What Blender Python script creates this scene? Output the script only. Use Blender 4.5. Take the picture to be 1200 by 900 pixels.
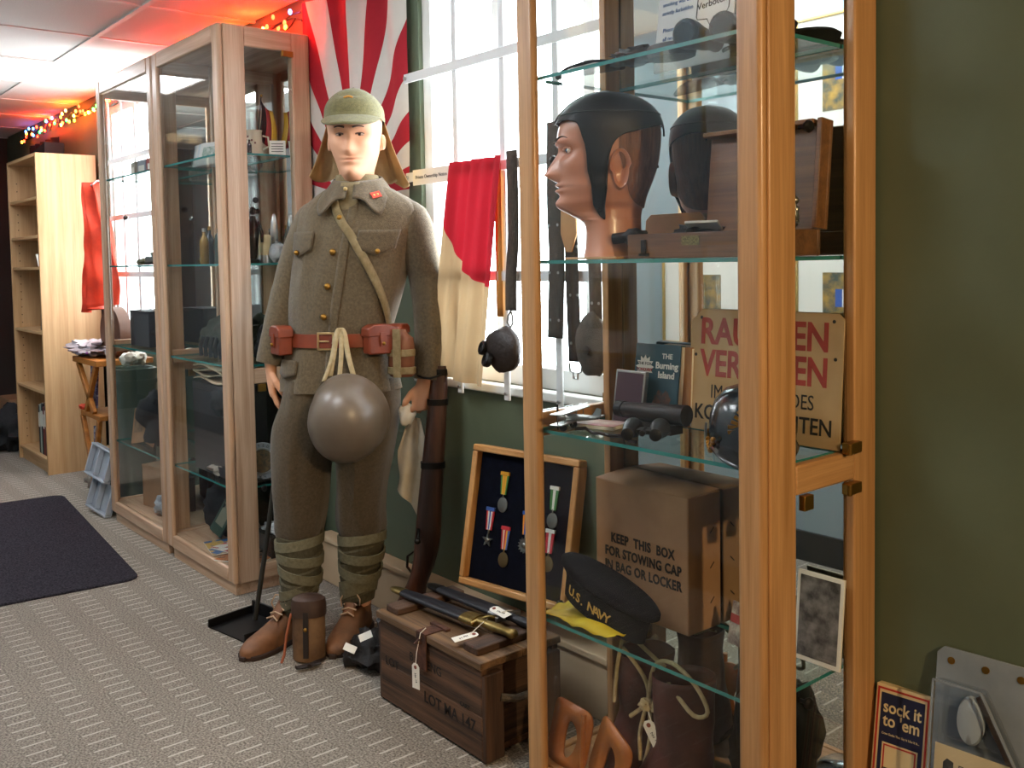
import bpy, bmesh, math, random
from mathutils import Vector, Matrix, noise, Euler

# ---------------------------------------------------------------- clear
for _o in list(bpy.data.objects):
    bpy.data.objects.remove(_o)
SC = bpy.context.scene
COL = SC.collection
random.seed(7)
R = math.radians

# ---------------------------------------------------------------- camera (units: metres, window wall runs along X)
def setup_camera():
    yaw, pitch, roll = R(39.46), R(2.94), R(-0.987)
    f = Vector((-math.cos(yaw), math.sin(yaw), 0)); r = Vector((math.sin(yaw), math.cos(yaw), 0)); u = Vector((0, 0, 1))
    f2 = f*math.cos(pitch) - u*math.sin(pitch); u2 = u*math.cos(pitch) + f*math.sin(pitch)
    r3 = r*math.cos(roll) + u2*math.sin(roll); u3 = u2*math.cos(roll) - r*math.sin(roll)
    cd = bpy.data.cameras.new('camera'); co = bpy.data.objects.new('camera', cd); COL.objects.link(co)
    m = Matrix((r3, u3, -f2)).transposed().to_4x4(); m.translation = (0, 0, 1.25)
    co.matrix_world = m
    cd.sensor_width = 36; cd.lens = 36*1124/1200; cd.shift_y = -89/1200
    cd.clip_start = .02; cd.clip_end = 100
    SC.camera = co
setup_camera()

# ---------------------------------------------------------------- world, exposure
WD = bpy.data.worlds.new('sky'); SC.world = WD; WD.use_nodes = True
WD.node_tree.nodes['Background'].inputs[0].default_value = (.88, .94, 1.0, 1)
WD.node_tree.nodes['Background'].inputs[1].default_value = 13.0
SC.view_settings.view_transform = 'Standard'; SC.view_settings.look = 'None'
SC.view_settings.gamma = 1; SC.view_settings.use_curve_mapping = False
SC.view_settings.exposure = 0.25
SC.cycles.transparent_max_bounces = 40; SC.cycles.max_bounces = 14
SC.cycles.glossy_bounces = 8; SC.cycles.diffuse_bounces = 4
SC.cycles.sample_clamp_indirect = 6.0
SC.cycles.caustics_reflective = False; SC.cycles.caustics_refractive = False

# daylight portals in the two window openings help the renderer find the sky
def portal(x0, x1, z0, z1, y):
    ld = bpy.data.lights.new('window_portal', 'AREA'); ld.shape = 'RECTANGLE'; ld.size = x1-x0; ld.size_y = z1-z0
    ld.cycles.is_portal = True
    lo = bpy.data.objects.new('window_portal', ld); COL.objects.link(lo)
    lo.location = ((x0+x1)/2, y, (z0+z1)/2); lo.rotation_euler = (R(-90), 0, 0)
WIN1 = (-2.69, -1.50, .87, 2.20); WIN2 = (-6.02, -4.72, .87, 2.20)
portal(*WIN1, 2.00); portal(*WIN2, 2.00)

# ceiling lamps: (x0, x1, y0, y1) of each fluorescent panel, all hung in the tile grid
TROFFERS = [(-5.92, -5.26, .70, 1.36), (-2.62, -1.96, .04, .70), (-.64, .02, .04, .70), (.68, 1.34, -.62, .04), (-3.94, -3.28, .04, .70)]
TROFFER_EMIT = 13.0
# added unseen spotlight that throws orange light on the right wall and near cabinet
def spot(x, y, z, tx, ty, tz, e, col, ang):
    ld = bpy.data.lights.new('added_warm_spot', 'SPOT'); ld.energy = e; ld.color = col; ld.spot_size = R(ang); ld.spot_blend = .6; ld.shadow_soft_size = .05
    lo = bpy.data.objects.new('added_warm_spot', ld); COL.objects.link(lo); lo.location = (x, y, z)
    lo.rotation_euler = (Vector((tx, ty, tz))-Vector((x, y, z))).to_track_quat('-Z', 'Y').to_euler()
spot(1.75, .45, 2.12, -.75, 1.80, .75, 185, (1., .70, .38), 60)
ZC = 2.29; W = 1.83; YF = -1.25; XL = -8.6; XR = 2.2
# ---------------------------------------------------------------- helpers
def lin(h, a=1.0):
    if isinstance(h, str):
        h = h.lstrip('#'); c = [int(h[i:i+2], 16)/255 for i in (0, 2, 4)]
    else: c = list(h)
    return tuple((x/12.92 if x <= .04045 else ((x+.055)/1.055)**2.4) for x in c) + (a,)
_mats = {}
def mat(name, col, rough=.6, metal=0., col2=None, ns=8., st=(1, 1, 1), bump=0., bs=None, spec=.5, emit=0., detail=5., lo=.35, hi=.65, trans=0., sheen=0., coat=0., bd=.01):
    if name in _mats: return _mats[name]
    m = bpy.data.materials.new(name); m.use_nodes = True; nt = m.node_tree; N = nt.nodes; Lk = nt.links
    b = N['Principled BSDF']; c = lin(col)
    b.inputs['Base Color'].default_value = c; b.inputs['Roughness'].default_value = rough
    b.inputs['Metallic'].default_value = metal; b.inputs['Specular IOR Level'].default_value = spec
    if sheen: b.inputs['Sheen Weight'].default_value = sheen; b.inputs['Sheen Roughness'].default_value = .6
    if coat: b.inputs['Coat Weight'].default_value = coat; b.inputs['Coat Roughness'].default_value = .15
    if emit:
        b.inputs['Emission Color'].default_value = c; b.inputs['Emission Strength'].default_value = emit
    if col2 is not None or bump:
        tc = N.new('ShaderNodeTexCoord'); mp = N.new('ShaderNodeMapping'); mp.inputs['Scale'].default_value = st
        Lk.new(tc.outputs['Object'], mp.inputs['Vector'])
        nz = N.new('ShaderNodeTexNoise'); nz.inputs['Scale'].default_value = ns; nz.inputs['Detail'].default_value = detail
        nz.inputs['Roughness'].default_value = .6
        Lk.new(mp.outputs[0], nz.inputs['Vector'])
        if col2 is not None:
            rp = N.new('ShaderNodeValToRGB'); rp.color_ramp.elements[0].position = lo; rp.color_ramp.elements[1].position = hi
            rp.color_ramp.elements[0].color = lin(col2); rp.color_ramp.elements[1].color = c
            Lk.new(nz.outputs['Fac'], rp.inputs[0]); Lk.new(rp.outputs[0], b.inputs['Base Color'])
        if bump:
            n2 = nz
            if bs:
                n2 = N.new('ShaderNodeTexNoise'); n2.inputs['Scale'].default_value = bs; n2.inputs['Detail'].default_value = 3
                Lk.new(mp.outputs[0], n2.inputs['Vector'])
            bp = N.new('ShaderNodeBump'); bp.inputs['Strength'].default_value = bump; bp.inputs['Distance'].default_value = bd
            Lk.new(n2.outputs['Fac'], bp.inputs['Height']); Lk.new(bp.outputs[0], b.inputs['Normal'])
    if trans:
        out = N['Material Output']; tl = N.new('ShaderNodeBsdfTranslucent'); mx = N.new('ShaderNodeMixShader'); mx.inputs[0].default_value = trans
        src = b.inputs['Base Color'].links
        if src: Lk.new(src[0].from_socket, tl.inputs[0])
        else: tl.inputs[0].default_value = c
        Lk.new(b.outputs[0], mx.inputs[1]); Lk.new(tl.outputs[0], mx.inputs[2]); Lk.new(mx.outputs[0], out.inputs['Surface'])
    _mats[name] = m; return m
def wood(name, c1, c2, axis='z', rough=.42, scale=1., coat=.0, bump=.08):
    if name in _mats: return _mats[name]
    m = bpy.data.materials.new(name); m.use_nodes = True; nt = m.node_tree; N = nt.nodes; Lk = nt.links
    b = N['Principled BSDF']; b.inputs['Roughness'].default_value = rough
    if coat: b.inputs['Coat Weight'].default_value = coat; b.inputs['Coat Roughness'].default_value = .2
    tc = N.new('ShaderNodeTexCoord')
    def noise_at(across, along, detail, rough_=.6, dist=0.):
        mp = N.new('ShaderNodeMapping'); s = {'x': (along, across, across), 'y': (across, along, across), 'z': (across, across, along)}[axis]
        mp.inputs['Scale'].default_value = [q*scale for q in s]
        nz = N.new('ShaderNodeTexNoise'); nz.inputs['Scale'].default_value = 1; nz.inputs['Detail'].default_value = detail
        nz.inputs['Roughness'].default_value = rough_; nz.inputs['Distortion'].default_value = dist
        Lk.new(tc.outputs['Object'], mp.inputs[0]); Lk.new(mp.outputs[0], nz.inputs['Vector']); return nz
    n1 = noise_at(34, 1.6, 3, .55, .6); n2 = noise_at(260, 7, 3)
    ad = N.new('ShaderNodeMath'); ad.operation = 'MULTIPLY_ADD'; ad.inputs[1].default_value = .45
    Lk.new(n2.outputs['Fac'], ad.inputs[0]); Lk.new(n1.outputs['Fac'], ad.inputs[2])
    rp = N.new('ShaderNodeValToRGB'); rp.color_ramp.elements[0].position = .52; rp.color_ramp.elements[1].position = .92
    rp.color_ramp.elements[0].color = lin(c2); rp.color_ramp.elements[1].color = lin(c1)
    Lk.new(ad.outputs[0], rp.inputs[0]); Lk.new(rp.outputs[0], b.inputs['Base Color'])
    if bump:
        bp = N.new('ShaderNodeBump'); bp.inputs['Strength'].default_value = bump; bp.inputs['Distance'].default_value = .004
        Lk.new(n2.outputs['Fac'], bp.inputs['Height']); Lk.new(bp.outputs[0], b.inputs['Normal'])
    _mats[name] = m; return m
def glass(name, tint=(1, 1, 1), f0=.02, gain=.45):
    """thin architectural glass: what lies behind, plus a Schlick reflection"""
    if name in _mats: return _mats[name]
    m = bpy.data.materials.new(name); m.use_nodes = True; nt = m.node_tree; N = nt.nodes; Lk = nt.links
    for n in list(N):
        if n.type != 'OUTPUT_MATERIAL': N.remove(n)
    out = [n for n in N if n.type == 'OUTPUT_MATERIAL'][0]
    g = N.new('ShaderNodeNewGeometry'); d = N.new('ShaderNodeVectorMath'); d.operation = 'DOT_PRODUCT'
    Lk.new(g.outputs['Normal'], d.inputs[0]); Lk.new(g.outputs['Incoming'], d.inputs[1])
    def mth(op, a, bval=None):
        n = N.new('ShaderNodeMath'); n.operation = op; Lk.new(a, n.inputs[0])
        if bval is not None: n.inputs[1].default_value = bval
        return n.outputs[0]
    a = mth('ABSOLUTE', d.outputs['Value']); s = N.new('ShaderNodeMath'); s.operation = 'SUBTRACT'; s.inputs[0].default_value = 1.; Lk.new(a, s.inputs[1])
    p = mth('POWER', s.outputs[0], 5.); k = N.new('ShaderNodeMath'); k.operation = 'MULTIPLY_ADD'; k.inputs[1].default_value = (1-f0)*gain; k.inputs[2].default_value = f0
    Lk.new(p, k.inputs[0])
    tr = N.new('ShaderNodeBsdfTransparent'); tr.inputs[0].default_value = (*tint, 1)
    gl = N.new('ShaderNodeBsdfGlossy'); gl.inputs['Roughness'].default_value = 0.; gl.inputs[0].default_value = (1, 1, 1, 1)
    mx = N.new('ShaderNodeMixShader'); Lk.new(k.outputs[0], mx.inputs[0]); Lk.new(tr.outputs[0], mx.inputs[1]); Lk.new(gl.outputs[0], mx.inputs[2])
    Lk.new(mx.outputs[0], out.inputs['Surface']); _mats[name] = m; return m

def wm(o):
    m = o.matrix_basis.copy()
    while o.parent: o = o.parent; m = o.matrix_basis @ m
    return m
def tag(o, label=None, cat=None, group=None, kind=None):
    if label: o['label'] = label
    if cat: o['category'] = cat
    if group: o['group'] = group
    if kind: o['kind'] = kind
    return o
def thing(name, label, cat, loc=(0, 0, 0), rz=0., group=None, rot=None):
    o = bpy.data.objects.new(name, None); COL.objects.link(o); o.empty_display_size = .1
    o.location = loc; o.rotation_euler = rot if rot else (0, 0, rz)
    return tag(o, label, cat, group)
def dup(o, parent=None):
    c = o.copy(); COL.objects.link(c); c.parent = parent
    for ch in list(o.children): dup(ch, c)
    return c
def place(o, loc, rz=None, label=None, group=None):
    o.location = loc
    if rz is not None: o.rotation_euler = (0, 0, rz)
    return tag(o, label, None, group)
def smooth_lerp(keys, x):
    """monotone-ish cubic through (x, y...) rows"""
    n = len(keys)
    if x <= keys[0][0]: return keys[0][1:]
    if x >= keys[-1][0]: return keys[-1][1:]
    for i in range(n-1):
        if keys[i][0] <= x <= keys[i+1][0]: break
    k0, k1 = keys[i], keys[i+1]; km = keys[max(i-1, 0)]; kp = keys[min(i+2, n-1)]
    h = k1[0]-k0[0]; t = (x-k0[0])/h; out = []
    for j in range(1, len(k0)):
        m0 = (k1[j]-km[j])/max(k1[0]-km[0], 1e-6)*h; m1 = (kp[j]-k0[j])/max(kp[0]-k0[0], 1e-6)*h
        out.append((2*t**3-3*t*t+1)*k0[j]+(t**3-2*t*t+t)*m0+(-2*t**3+3*t*t)*k1[j]+(t**3-t*t)*m1)
    return tuple(out)
def V3(*a): return Vector(a)

class MB:
    def __init__(s, xf=None): s.v = []; s.f = []; s.mi = []; s.xf = xf; s.cur = 0
    def add(s, vs, fs):
        b = len(s.v)
        for p in vs:
            p = Vector(p); s.v.append(s.xf @ p if s.xf is not None else p)
        for f in fs: s.f.append(tuple(i+b for i in f)); s.mi.append(s.cur)
        return s
    def box(s, x0, x1, y0, y1, z0, z1):
        return s.add([(x, y, z) for x in (x0, x1) for y in (y0, y1) for z in (z0, z1)],
                     [(0, 1, 3, 2), (4, 6, 7, 5), (0, 4, 5, 1), (2, 3, 7, 6), (0, 2, 6, 4), (1, 5, 7, 3)])
    def cbox(s, c, d): return s.box(c[0]-d[0]/2, c[0]+d[0]/2, c[1]-d[1]/2, c[1]+d[1]/2, c[2]-d[2]/2, c[2]+d[2]/2)
    def obox(s, m, d):
        b = MB(m); b.cbox((0, 0, 0), d); return s.add(b.v, b.f)
    def bar(s, p0, p1, w, t, up=(0, 0, 1)):
        p0 = Vector(p0); p1 = Vector(p1); a = (p1-p0); L = a.length; a.normalize(); up = Vector(up)
        if abs(a.dot(up)) > .98: up = Vector((1, 0, 0))
        sx = a.cross(up).normalized(); sy = sx.cross(a)
        m = Matrix((sx, sy, a)).transposed().to_4x4(); m.translation = (p0+p1)/2
        return s.obox(m, (w, t, L))
    def loft(s, rings, c0=True, c1=True, closed=True):
        n = len(rings[0]); vs = [p for r in rings for p in r]; fs = []
        for i in range(len(rings)-1):
            for j in range(n if closed else n-1):
                k = (j+1) % n; fs.append((i*n+j, i*n+k, (i+1)*n+k, (i+1)*n+j))
        if c0: fs.append(tuple(range(n))[::-1])
        if c1: fs.append(tuple((len(rings)-1)*n+j for j in range(n)))
        return s.add(vs, fs)
    def tube(s, pts, r, n=8, flat=1., up=(0, 0, 1), closed=False):
        pts = [Vector(p) for p in pts]; m = len(pts); rr = r if isinstance(r, (list, tuple)) else [r]*m
        rings = []; prev = None
        for i in range(m):
            if closed: t = pts[(i+1) % m]-pts[i-1]
            else: t = pts[min(i+1, m-1)]-pts[max(i-1, 0)]
            t.normalize()
            if prev is None:
                u = Vector(up)
                if abs(t.dot(u)) > .95: u = Vector((1, 0, 0))
                a = (u-t*u.dot(t)).normalized()
            else: a = (prev-t*prev.dot(t)).normalized()
            prev = a; b = t.cross(a)
            rings.append([pts[i]+(a*math.cos(2*math.pi*k/n)*flat+b*math.sin(2*math.pi*k/n))*rr[i] for k in range(n)])
        if closed: rings.append(rings[0]); return s.loft(rings, False, False)
        return s.loft(rings)
    def cyl(s, p0, p1, r0, r1=None, n=16): return s.tube([p0, p1], [r0, r0 if r1 is None else r1], n)
    def lathe(s, prof, c=(0, 0, 0), n=24, m=None, sx=1., sy=1.):
        c = Vector(c); rings = []
        for r, z in prof:
            ring = [Vector((r*sx*math.cos(2*math.pi*k/n), r*sy*math.sin(2*math.pi*k/n), z)) for k in range(n)]
            rings.append([(m @ p if m is not None else p)+c for p in ring])
        return s.loft(rings, prof[0][0] > 1e-5, prof[-1][0] > 1e-5)
    def sphere(s, c, r, nu=16, nv=10, m=None):
        if not isinstance(r, (tuple, list)): r = (r, r, r)
        c = Vector(c); rings = []
        for i in range(nv+1):
            a = math.pi*i/nv; ring = []
            for j in range(nu):
                b = 2*math.pi*j/nu; p = Vector((r[0]*math.sin(a)*math.cos(b), r[1]*math.sin(a)*math.sin(b), -r[2]*math.cos(a)))
                ring.append((m @ p if m is not None else p)+c)
            rings.append(ring)
        return s.loft(rings, False, False)
    def lump(s, c, r, amp=.25, fr=2., seed=0., nu=22, nv=14, m=None, floor=None):
        c = Vector(c); rings = []
        for i in range(nv+1):
            a = math.pi*i/nv; ring = []
            for j in range(nu):
                b = 2*math.pi*j/nu; d = Vector((math.sin(a)*math.cos(b), math.sin(a)*math.sin(b), -math.cos(a)))
                k = 1+amp*noise.turbulence(d*fr+Vector((seed, seed*1.7, 0)), 3, False)
                p = Vector((d.x*r[0]*k, d.y*r[1]*k, d.z*r[2]*k))
                p = (m @ p if m is not None else p)+c
                if floor is not None and p.z < floor: p.z = floor
                ring.append(p)
            rings.append(ring)
        return s.loft(rings, False, False)
    def prism(s, poly, t, m=None):
        """2-D outline in local x,z, thickness t along local y"""
        n = len(poly); vs = [Vector((p[0], -t/2, p[1])) for p in poly]+[Vector((p[0], t/2, p[1])) for p in poly]
        if m is not None: vs = [m @ p for p in vs]
        return s.add(vs, [tuple(range(n)), tuple(range(2*n-1, n-1, -1))]+[(i, i+n, (i+1) % n+n, (i+1) % n) for i in range(n)])
    def grid(s, fn, nu, nv, wrap=False):
        vs = [fn(i/nu, j/nv) for j in range(nv+1) for i in range(nu+1)]
        return s.add(vs, [(j*(nu+1)+i, j*(nu+1)+i+1, (j+1)*(nu+1)+i+1, (j+1)*(nu+1)+i) for j in range(nv) for i in range(nu)])
    def build(s, name, m, parent=None, smooth=40., bevel=0., solid=0., sub=0, label=None, cat=None, group=None, kind=None, seg=2, offset=-1.):
        if parent is not None: inv = wm(parent).inverted()
        else:
            xs = [p.x for p in s.v]; ys = [p.y for p in s.v]; zs = [p.z for p in s.v]
            org = Vector(((min(xs)+max(xs))/2, (min(ys)+max(ys))/2, min(zs))); inv = Matrix.Translation(-org)
        me = bpy.data.meshes.new(name); me.from_pydata([inv @ p for p in s.v], [], s.f)
        for q in (m if isinstance(m, (list, tuple)) else [m]): me.materials.append(q)
        if any(s.mi): me.polygons.foreach_set('material_index', s.mi)
        bm = bmesh.new(); bm.from_mesh(me); bmesh.ops.remove_doubles(bm, verts=bm.verts, dist=1e-6); bmesh.ops.recalc_face_normals(bm, faces=bm.faces); bm.to_mesh(me); bm.free()
        if smooth:
            me.polygons.foreach_set('use_smooth', [True]*len(me.polygons)); me.set_sharp_from_angle(angle=R(smooth))
        me.update()
        o = bpy.data.objects.new(name, me); COL.objects.link(o)
        if parent is not None: o.parent = parent
        else: o.location = org
        if solid: d = o.modifiers.new('solid', 'SOLIDIFY'); d.thickness = solid; d.offset = offset
        if sub: d = o.modifiers.new('sub', 'SUBSURF'); d.levels = sub; d.render_levels = sub
        if bevel: d = o.modifiers.new('bevel', 'BEVEL'); d.width = bevel; d.segments = seg; d.limit_method = 'ANGLE'; d.angle_limit = R(50)
        return tag(o, label, cat, group, kind)
def box(name, m, x0, x1, y0, y1, z0, z1, parent=None, bevel=0., **k):
    return MB().box(x0, x1, y0, y1, z0, z1).build(name, m, parent, bevel=bevel, **k)
def frame_m(o, x, z=None):
    """matrix with local x axis along x, local z as near z as possible, at o"""
    x = Vector(x).normalized(); z = Vector(z or (0, 0, 1)); y = z.cross(x).normalized(); z = x.cross(y)
    m = Matrix((x, y, z)).transposed().to_4x4(); m.translation = o; return m
def text(s_, size, m, mt, parent, name='lettering', bold=0., ext=.0004, align='CENTER', sx=1., spacing=1., line=1.):
    """flat lettering: local x to the right, local z up, faces -y of m"""
    cu = bpy.data.curves.new('t', 'FONT'); cu.body = s_; cu.size = size; cu.align_x = align; cu.align_y = 'CENTER'
    cu.offset = bold; cu.extrude = ext; cu.resolution_u = 3; cu.space_character = spacing; cu.space_line = line
    to = bpy.data.objects.new('t', cu); COL.objects.link(to)
    dg = bpy.context.evaluated_depsgraph_get(); me = bpy.data.meshes.new_from_object(to.evaluated_get(dg))
    b = MB(m); b.add([(v.co.x*sx, -v.co.z, v.co.y) for v in me.vertices], [tuple(p.vertices) for p in me.polygons])
    bpy.data.objects.remove(to); bpy.data.curves.remove(cu); bpy.data.meshes.remove(me)
    return b.build(name, mt, parent, smooth=0)
def remeshed(b, vox, smooth_it=4):
    me = bpy.data.meshes.new('r'); me.from_pydata(b.v, [], b.f); o = bpy.data.objects.new('r', me); COL.objects.link(o)
    d = o.modifiers.new('r', 'REMESH'); d.mode = 'VOXEL'; d.voxel_size = vox
    d2 = o.modifiers.new('s', 'SMOOTH'); d2.factor = .5; d2.iterations = smooth_it
    dg = bpy.context.evaluated_depsgraph_get(); m2 = bpy.data.meshes.new_from_object(o.evaluated_get(dg))
    out = ([v.co.copy() for v in m2.vertices], [tuple(p.vertices) for p in m2.polygons])
    bpy.data.objects.remove(o); bpy.data.meshes.remove(me); bpy.data.meshes.remove(m2); return out
def T(x, y, z): return Matrix.Translation((x, y, z))
def RX(a): return Matrix.Rotation(R(a), 4, 'X')
def RY(a): return Matrix.Rotation(R(a), 4, 'Y')
def RZ(a): return Matrix.Rotation(R(a), 4, 'Z')
# ---------------------------------------------------------------- materials shared by several things
OAK = wood('oak_near', '#cb9c6a', '#a87a4a', 'z', .38, coat=.25)
OAKX = wood('oak_near_x', '#cb9c6a', '#a87a4a', 'x', .38, coat=.25)
OAKY = wood('oak_near_y', '#cb9c6a', '#a87a4a', 'y', .38, coat=.25)
OAK_COOLLIT = wood('oak_far', '#d3b294', '#b28c6c', 'z', .42, coat=.2)  # same oak as the near cabinet, toned paler to stand in for window light
OAKX_COOLLIT = wood('oak_far_x', '#d3b294', '#b28c6c', 'x', .42, coat=.2)
OAKY_COOLLIT = wood('oak_far_y', '#d3b294', '#b28c6c', 'y', .42, coat=.2)
GLASS = glass('pane_glass', (.985, .995, .99))
SHELFG = glass('shelf_glass', (.93, .985, .97), .025)
GEDGE = mat('glass_edge', '#2f7f7b', .12, spec=.8)
MIRROR = mat('mirror', '#e4eae8', .015, 1.)
BRASS = mat('brass', '#a1793a', .38, 1.)
BLACKM = mat('black_metal', '#121111', .45, spec=.3)
STEEL = mat('steel', '#a9a9a6', .3, 1.)
WHITE = mat('white_paint', '#e4e4e0', .5)
PAPER = mat('paper', '#e9e5da', .8)
INK = mat('ink', '#1c1b1c', .7)
BLACKC = mat('black_cloth', '#1a1b20', .85, col2='#0e0f13', ns=30, bump=.2, sheen=.1)
CARD = mat('cardboard', '#a9825f', .8, col2='#95704f', ns=6, bump=.05)

# ---------------------------------------------------------------- floor
def carpet():
    m = bpy.data.materials.new('carpet'); m.use_nodes = True; nt = m.node_tree; N = nt.nodes; Lk = nt.links; b = N['Principled BSDF']
    b.inputs['Roughness'].default_value = .95; b.inputs['Specular IOR Level'].default_value = .1; b.inputs['Sheen Weight'].default_value = .15
    tc = N.new('ShaderNodeTexCoord'); sp = N.new('ShaderNodeSeparateXYZ'); Lk.new(tc.outputs['Object'], sp.inputs[0])
    def mt(op, a, c=None, c2=None):
        n = N.new('ShaderNodeMath'); n.operation = op
        for i, q in enumerate((a, c, c2)):
            if q is None: continue
            if isinstance(q, (int, float)): n.inputs[i].default_value = q
            else: Lk.new(q, n.inputs[i])
        return n.outputs[0]
    # dashes run along Y in bands; each band is a column of dashes repeated along X
    band = mt('DIVIDE', mt('ADD', sp.outputs['Y'], (YF+W)/2-1.27+.06875), .1375); bi = mt('FLOOR', band); bf = mt('SUBTRACT', band, bi)
    off = mt('MULTIPLY', bi, .009)
    xx = mt('ADD', sp.outputs['X'], off); row = mt('DIVIDE', xx, .053); rf = mt('FRACT', row)
    inx = mt('LESS_THAN', mt('ABSOLUTE', mt('SUBTRACT', rf, .5)), .06); iny = mt('LESS_THAN', mt('ABSOLUTE', mt('SUBTRACT', bf, .5)), .26)
    dash = mt('MULTIPLY', inx, iny)
    n1 = N.new('ShaderNodeTexNoise'); n1.inputs['Scale'].default_value = 170; n1.inputs['Detail'].default_value = 3; Lk.new(tc.outputs['Object'], n1.inputs['Vector'])
    n2 = N.new('ShaderNodeTexNoise'); n2.inputs['Scale'].default_value = 2.5; Lk.new(tc.outputs['Object'], n2.inputs['Vector'])
    r1 = N.new('ShaderNodeValToRGB'); r1.color_ramp.elements[0].position = .33; r1.color_ramp.elements[1].position = .68
    r1.color_ramp.elements[0].color = lin('#595249'); r1.color_ramp.elements[1].color = lin('#b2a89a'); Lk.new(n1.outputs['Fac'], r1.inputs[0])
    mx = N.new('ShaderNodeMix'); mx.data_type = 'RGBA'; Lk.new(r1.outputs[0], mx.inputs['A']); mx.inputs['B'].default_value = lin('#d3cbbf')
    Lk.new(mt('MULTIPLY', dash, .85), mx.inputs['Factor'])
    m2 = N.new('ShaderNodeMix'); m2.data_type = 'RGBA'; m2.blend_type = 'MULTIPLY'; m2.inputs['Factor'].default_value = .25
    Lk.new(mx.outputs['Result'], m2.inputs['A']); Lk.new(n2.outputs['Fac'], m2.inputs['B']); Lk.new(m2.outputs['Result'], b.inputs['Base Color'])
    bp = N.new('ShaderNodeBump'); bp.inputs['Strength'].default_value = .5; bp.inputs['Distance'].default_value = .006
    Lk.new(mt('ADD', n1.outputs['Fac'], mt('MULTIPLY', dash, .5)), bp.inputs['Height']); Lk.new(bp.outputs[0], b.inputs['Normal'])
    return m
fl_ = MB().box(XL-.2, XR+.2, YF-.2, W+.2, -.1, 0).build('floor', carpet(), smooth=0, kind='structure')
fl_.location = fl_.location  # object coordinates start at the slab centre

# ---------------------------------------------------------------- walls
PAINT = mat('olive_paint', '#5f6b56', .55, col2='#57634f', ns=3, bump=.03, bs=90)
def wall_window():
    b = MB(); y0, y1 = W, W+.075; xs = [XL-.2, WIN2[0], WIN2[1], WIN1[0], WIN1[1], XR+.2]
    for i in (0, 2, 4): b.box(xs[i], xs[i+1], y0, y1, 0, ZC+.1)
    for w in (WIN1, WIN2):
        b.box(w[0], w[1], y0, y1, 0, w[2]); b.box(w[0], w[1], y0, y1, w[3], ZC+.1)
    return b.build('wall_back', PAINT, smooth=0, kind='structure')
wall_window()
box('wall_left', mat('dark_paint', '#3a302a', .7), XL-.2, XL, YF, W, 0, ZC, kind='structure', smooth=0)
box('wall_right', mat('cream_wall', '#cfc6b4', .7), XR, XR+.2, YF, W, 0, ZC, kind='structure', smooth=0)
WHW = mat('white_wall', '#8b989c', .75)
MB().box(XL, -1.0, -.05, .10, 0, ZC).box(-1.15, -1.0, YF, -.05, 0, ZC).box(-1.15, XR, YF-.2, YF, 0, ZC).build('wall_front', WHW, smooth=0, kind='structure')
BASEB = mat('baseboard_paint', '#cdb493', .5, col2='#bfa482', ns=4)
bb = MB(); bb.box(-3.38, -1.73, 1.775, W, 0, .165); bb.box(-3.38, -1.73, 1.762, W, .165, .185)
bb.build('baseboard_back', BASEB, smooth=0, kind='structure', bevel=.004)
box('baseboard_front', mat('black_skirting', '#202022', .5), XL, -1.0, .10, .115, 0, .12, kind='structure', smooth=0)

# ---------------------------------------------------------------- windows
def window(n, w):
    x0, x1, z0, z1 = w; t = bpy.data.objects.new('window_%d' % n, None); COL.objects.link(t); t.location = ((x0+x1)/2, W, z0); t['kind'] = 'structure'
    f = MB(); y0, y1 = 1.845, 1.90
    f.box(x0, x0+.045, y0, y1, z0, z1); f.box(x1-.045, x1, y0, y1, z0, z1); f.box(x0+.045, x1-.045, y0, y1, z1-.05, z1); f.box(x0+.045, x1-.045, y0, y1, z0, z0+.06)
    f.build('window_frame', WHITE, t, bevel=.003)
    n_m = 3
    for i in range(1, n_m):
        xm = x0+(x1-x0)*i/n_m; box('mullion', WHITE, xm-.022, xm+.022, y0, y1, z0+.06, z1-.05, t, .003)
    for i in range(n_m):
        a = x0+(x1-x0)*i/n_m+.022; b = x0+(x1-x0)*(i+1)/n_m-.022
        box('pane', GLASS, max(a, x0+.045), min(b, x1-.045), 1.868, 1.872, z0+.06, z1-.05, t, smooth=0)
    box('window_sill', WHITE, x0-.03, x1+.03, 1.80, 1.845, z0-.03, z0, t, .006)
window(1, WIN1); window(2, WIN2)

def grille(xs, zs, x0, x1, zb, zt, label):
    g = thing('window_grille', label, 'window bars', ((x0+x1)/2, 1.785, zb), group='white flat bar grilles on the windows')
    GR = mat('grille_paint', '#dcdfe2', .45)
    for x in xs:
        b = MB(); b.box(x-.012, x+.012, 1.782, 1.79, zb, zt)
        o = b.build('upright', GR, g, bevel=.002)
        MB().cyl((x, 1.781, zb+.02), (x, 1.776, zb+.02), .005, n=10).build('screw', STEEL, o)
    for z in zs:
        o = box('crossbar', GR, x0, x1, 1.774, 1.782, z-.015, z+.015, g, .002)
        MB().cyl((x0+.012, 1.773, z), (x0+.012, 1.768, z), .007, n=10).build('screw', STEEL, o)
    return g
grille([-2.43, -2.197, -1.965, -1.74], [1.85, 1.525, 1.20], -2.70, -1.50, .83, ZC-.02, 'white flat-bar grille over the bright window behind the flag and belts')
grille([-5.85, -5.62, -5.39, -5.16, -4.93], [1.85, 1.525, 1.20], -6.02, -4.72, .83, ZC-.02, 'white flat-bar grille over the far window by the bookcase')

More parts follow.
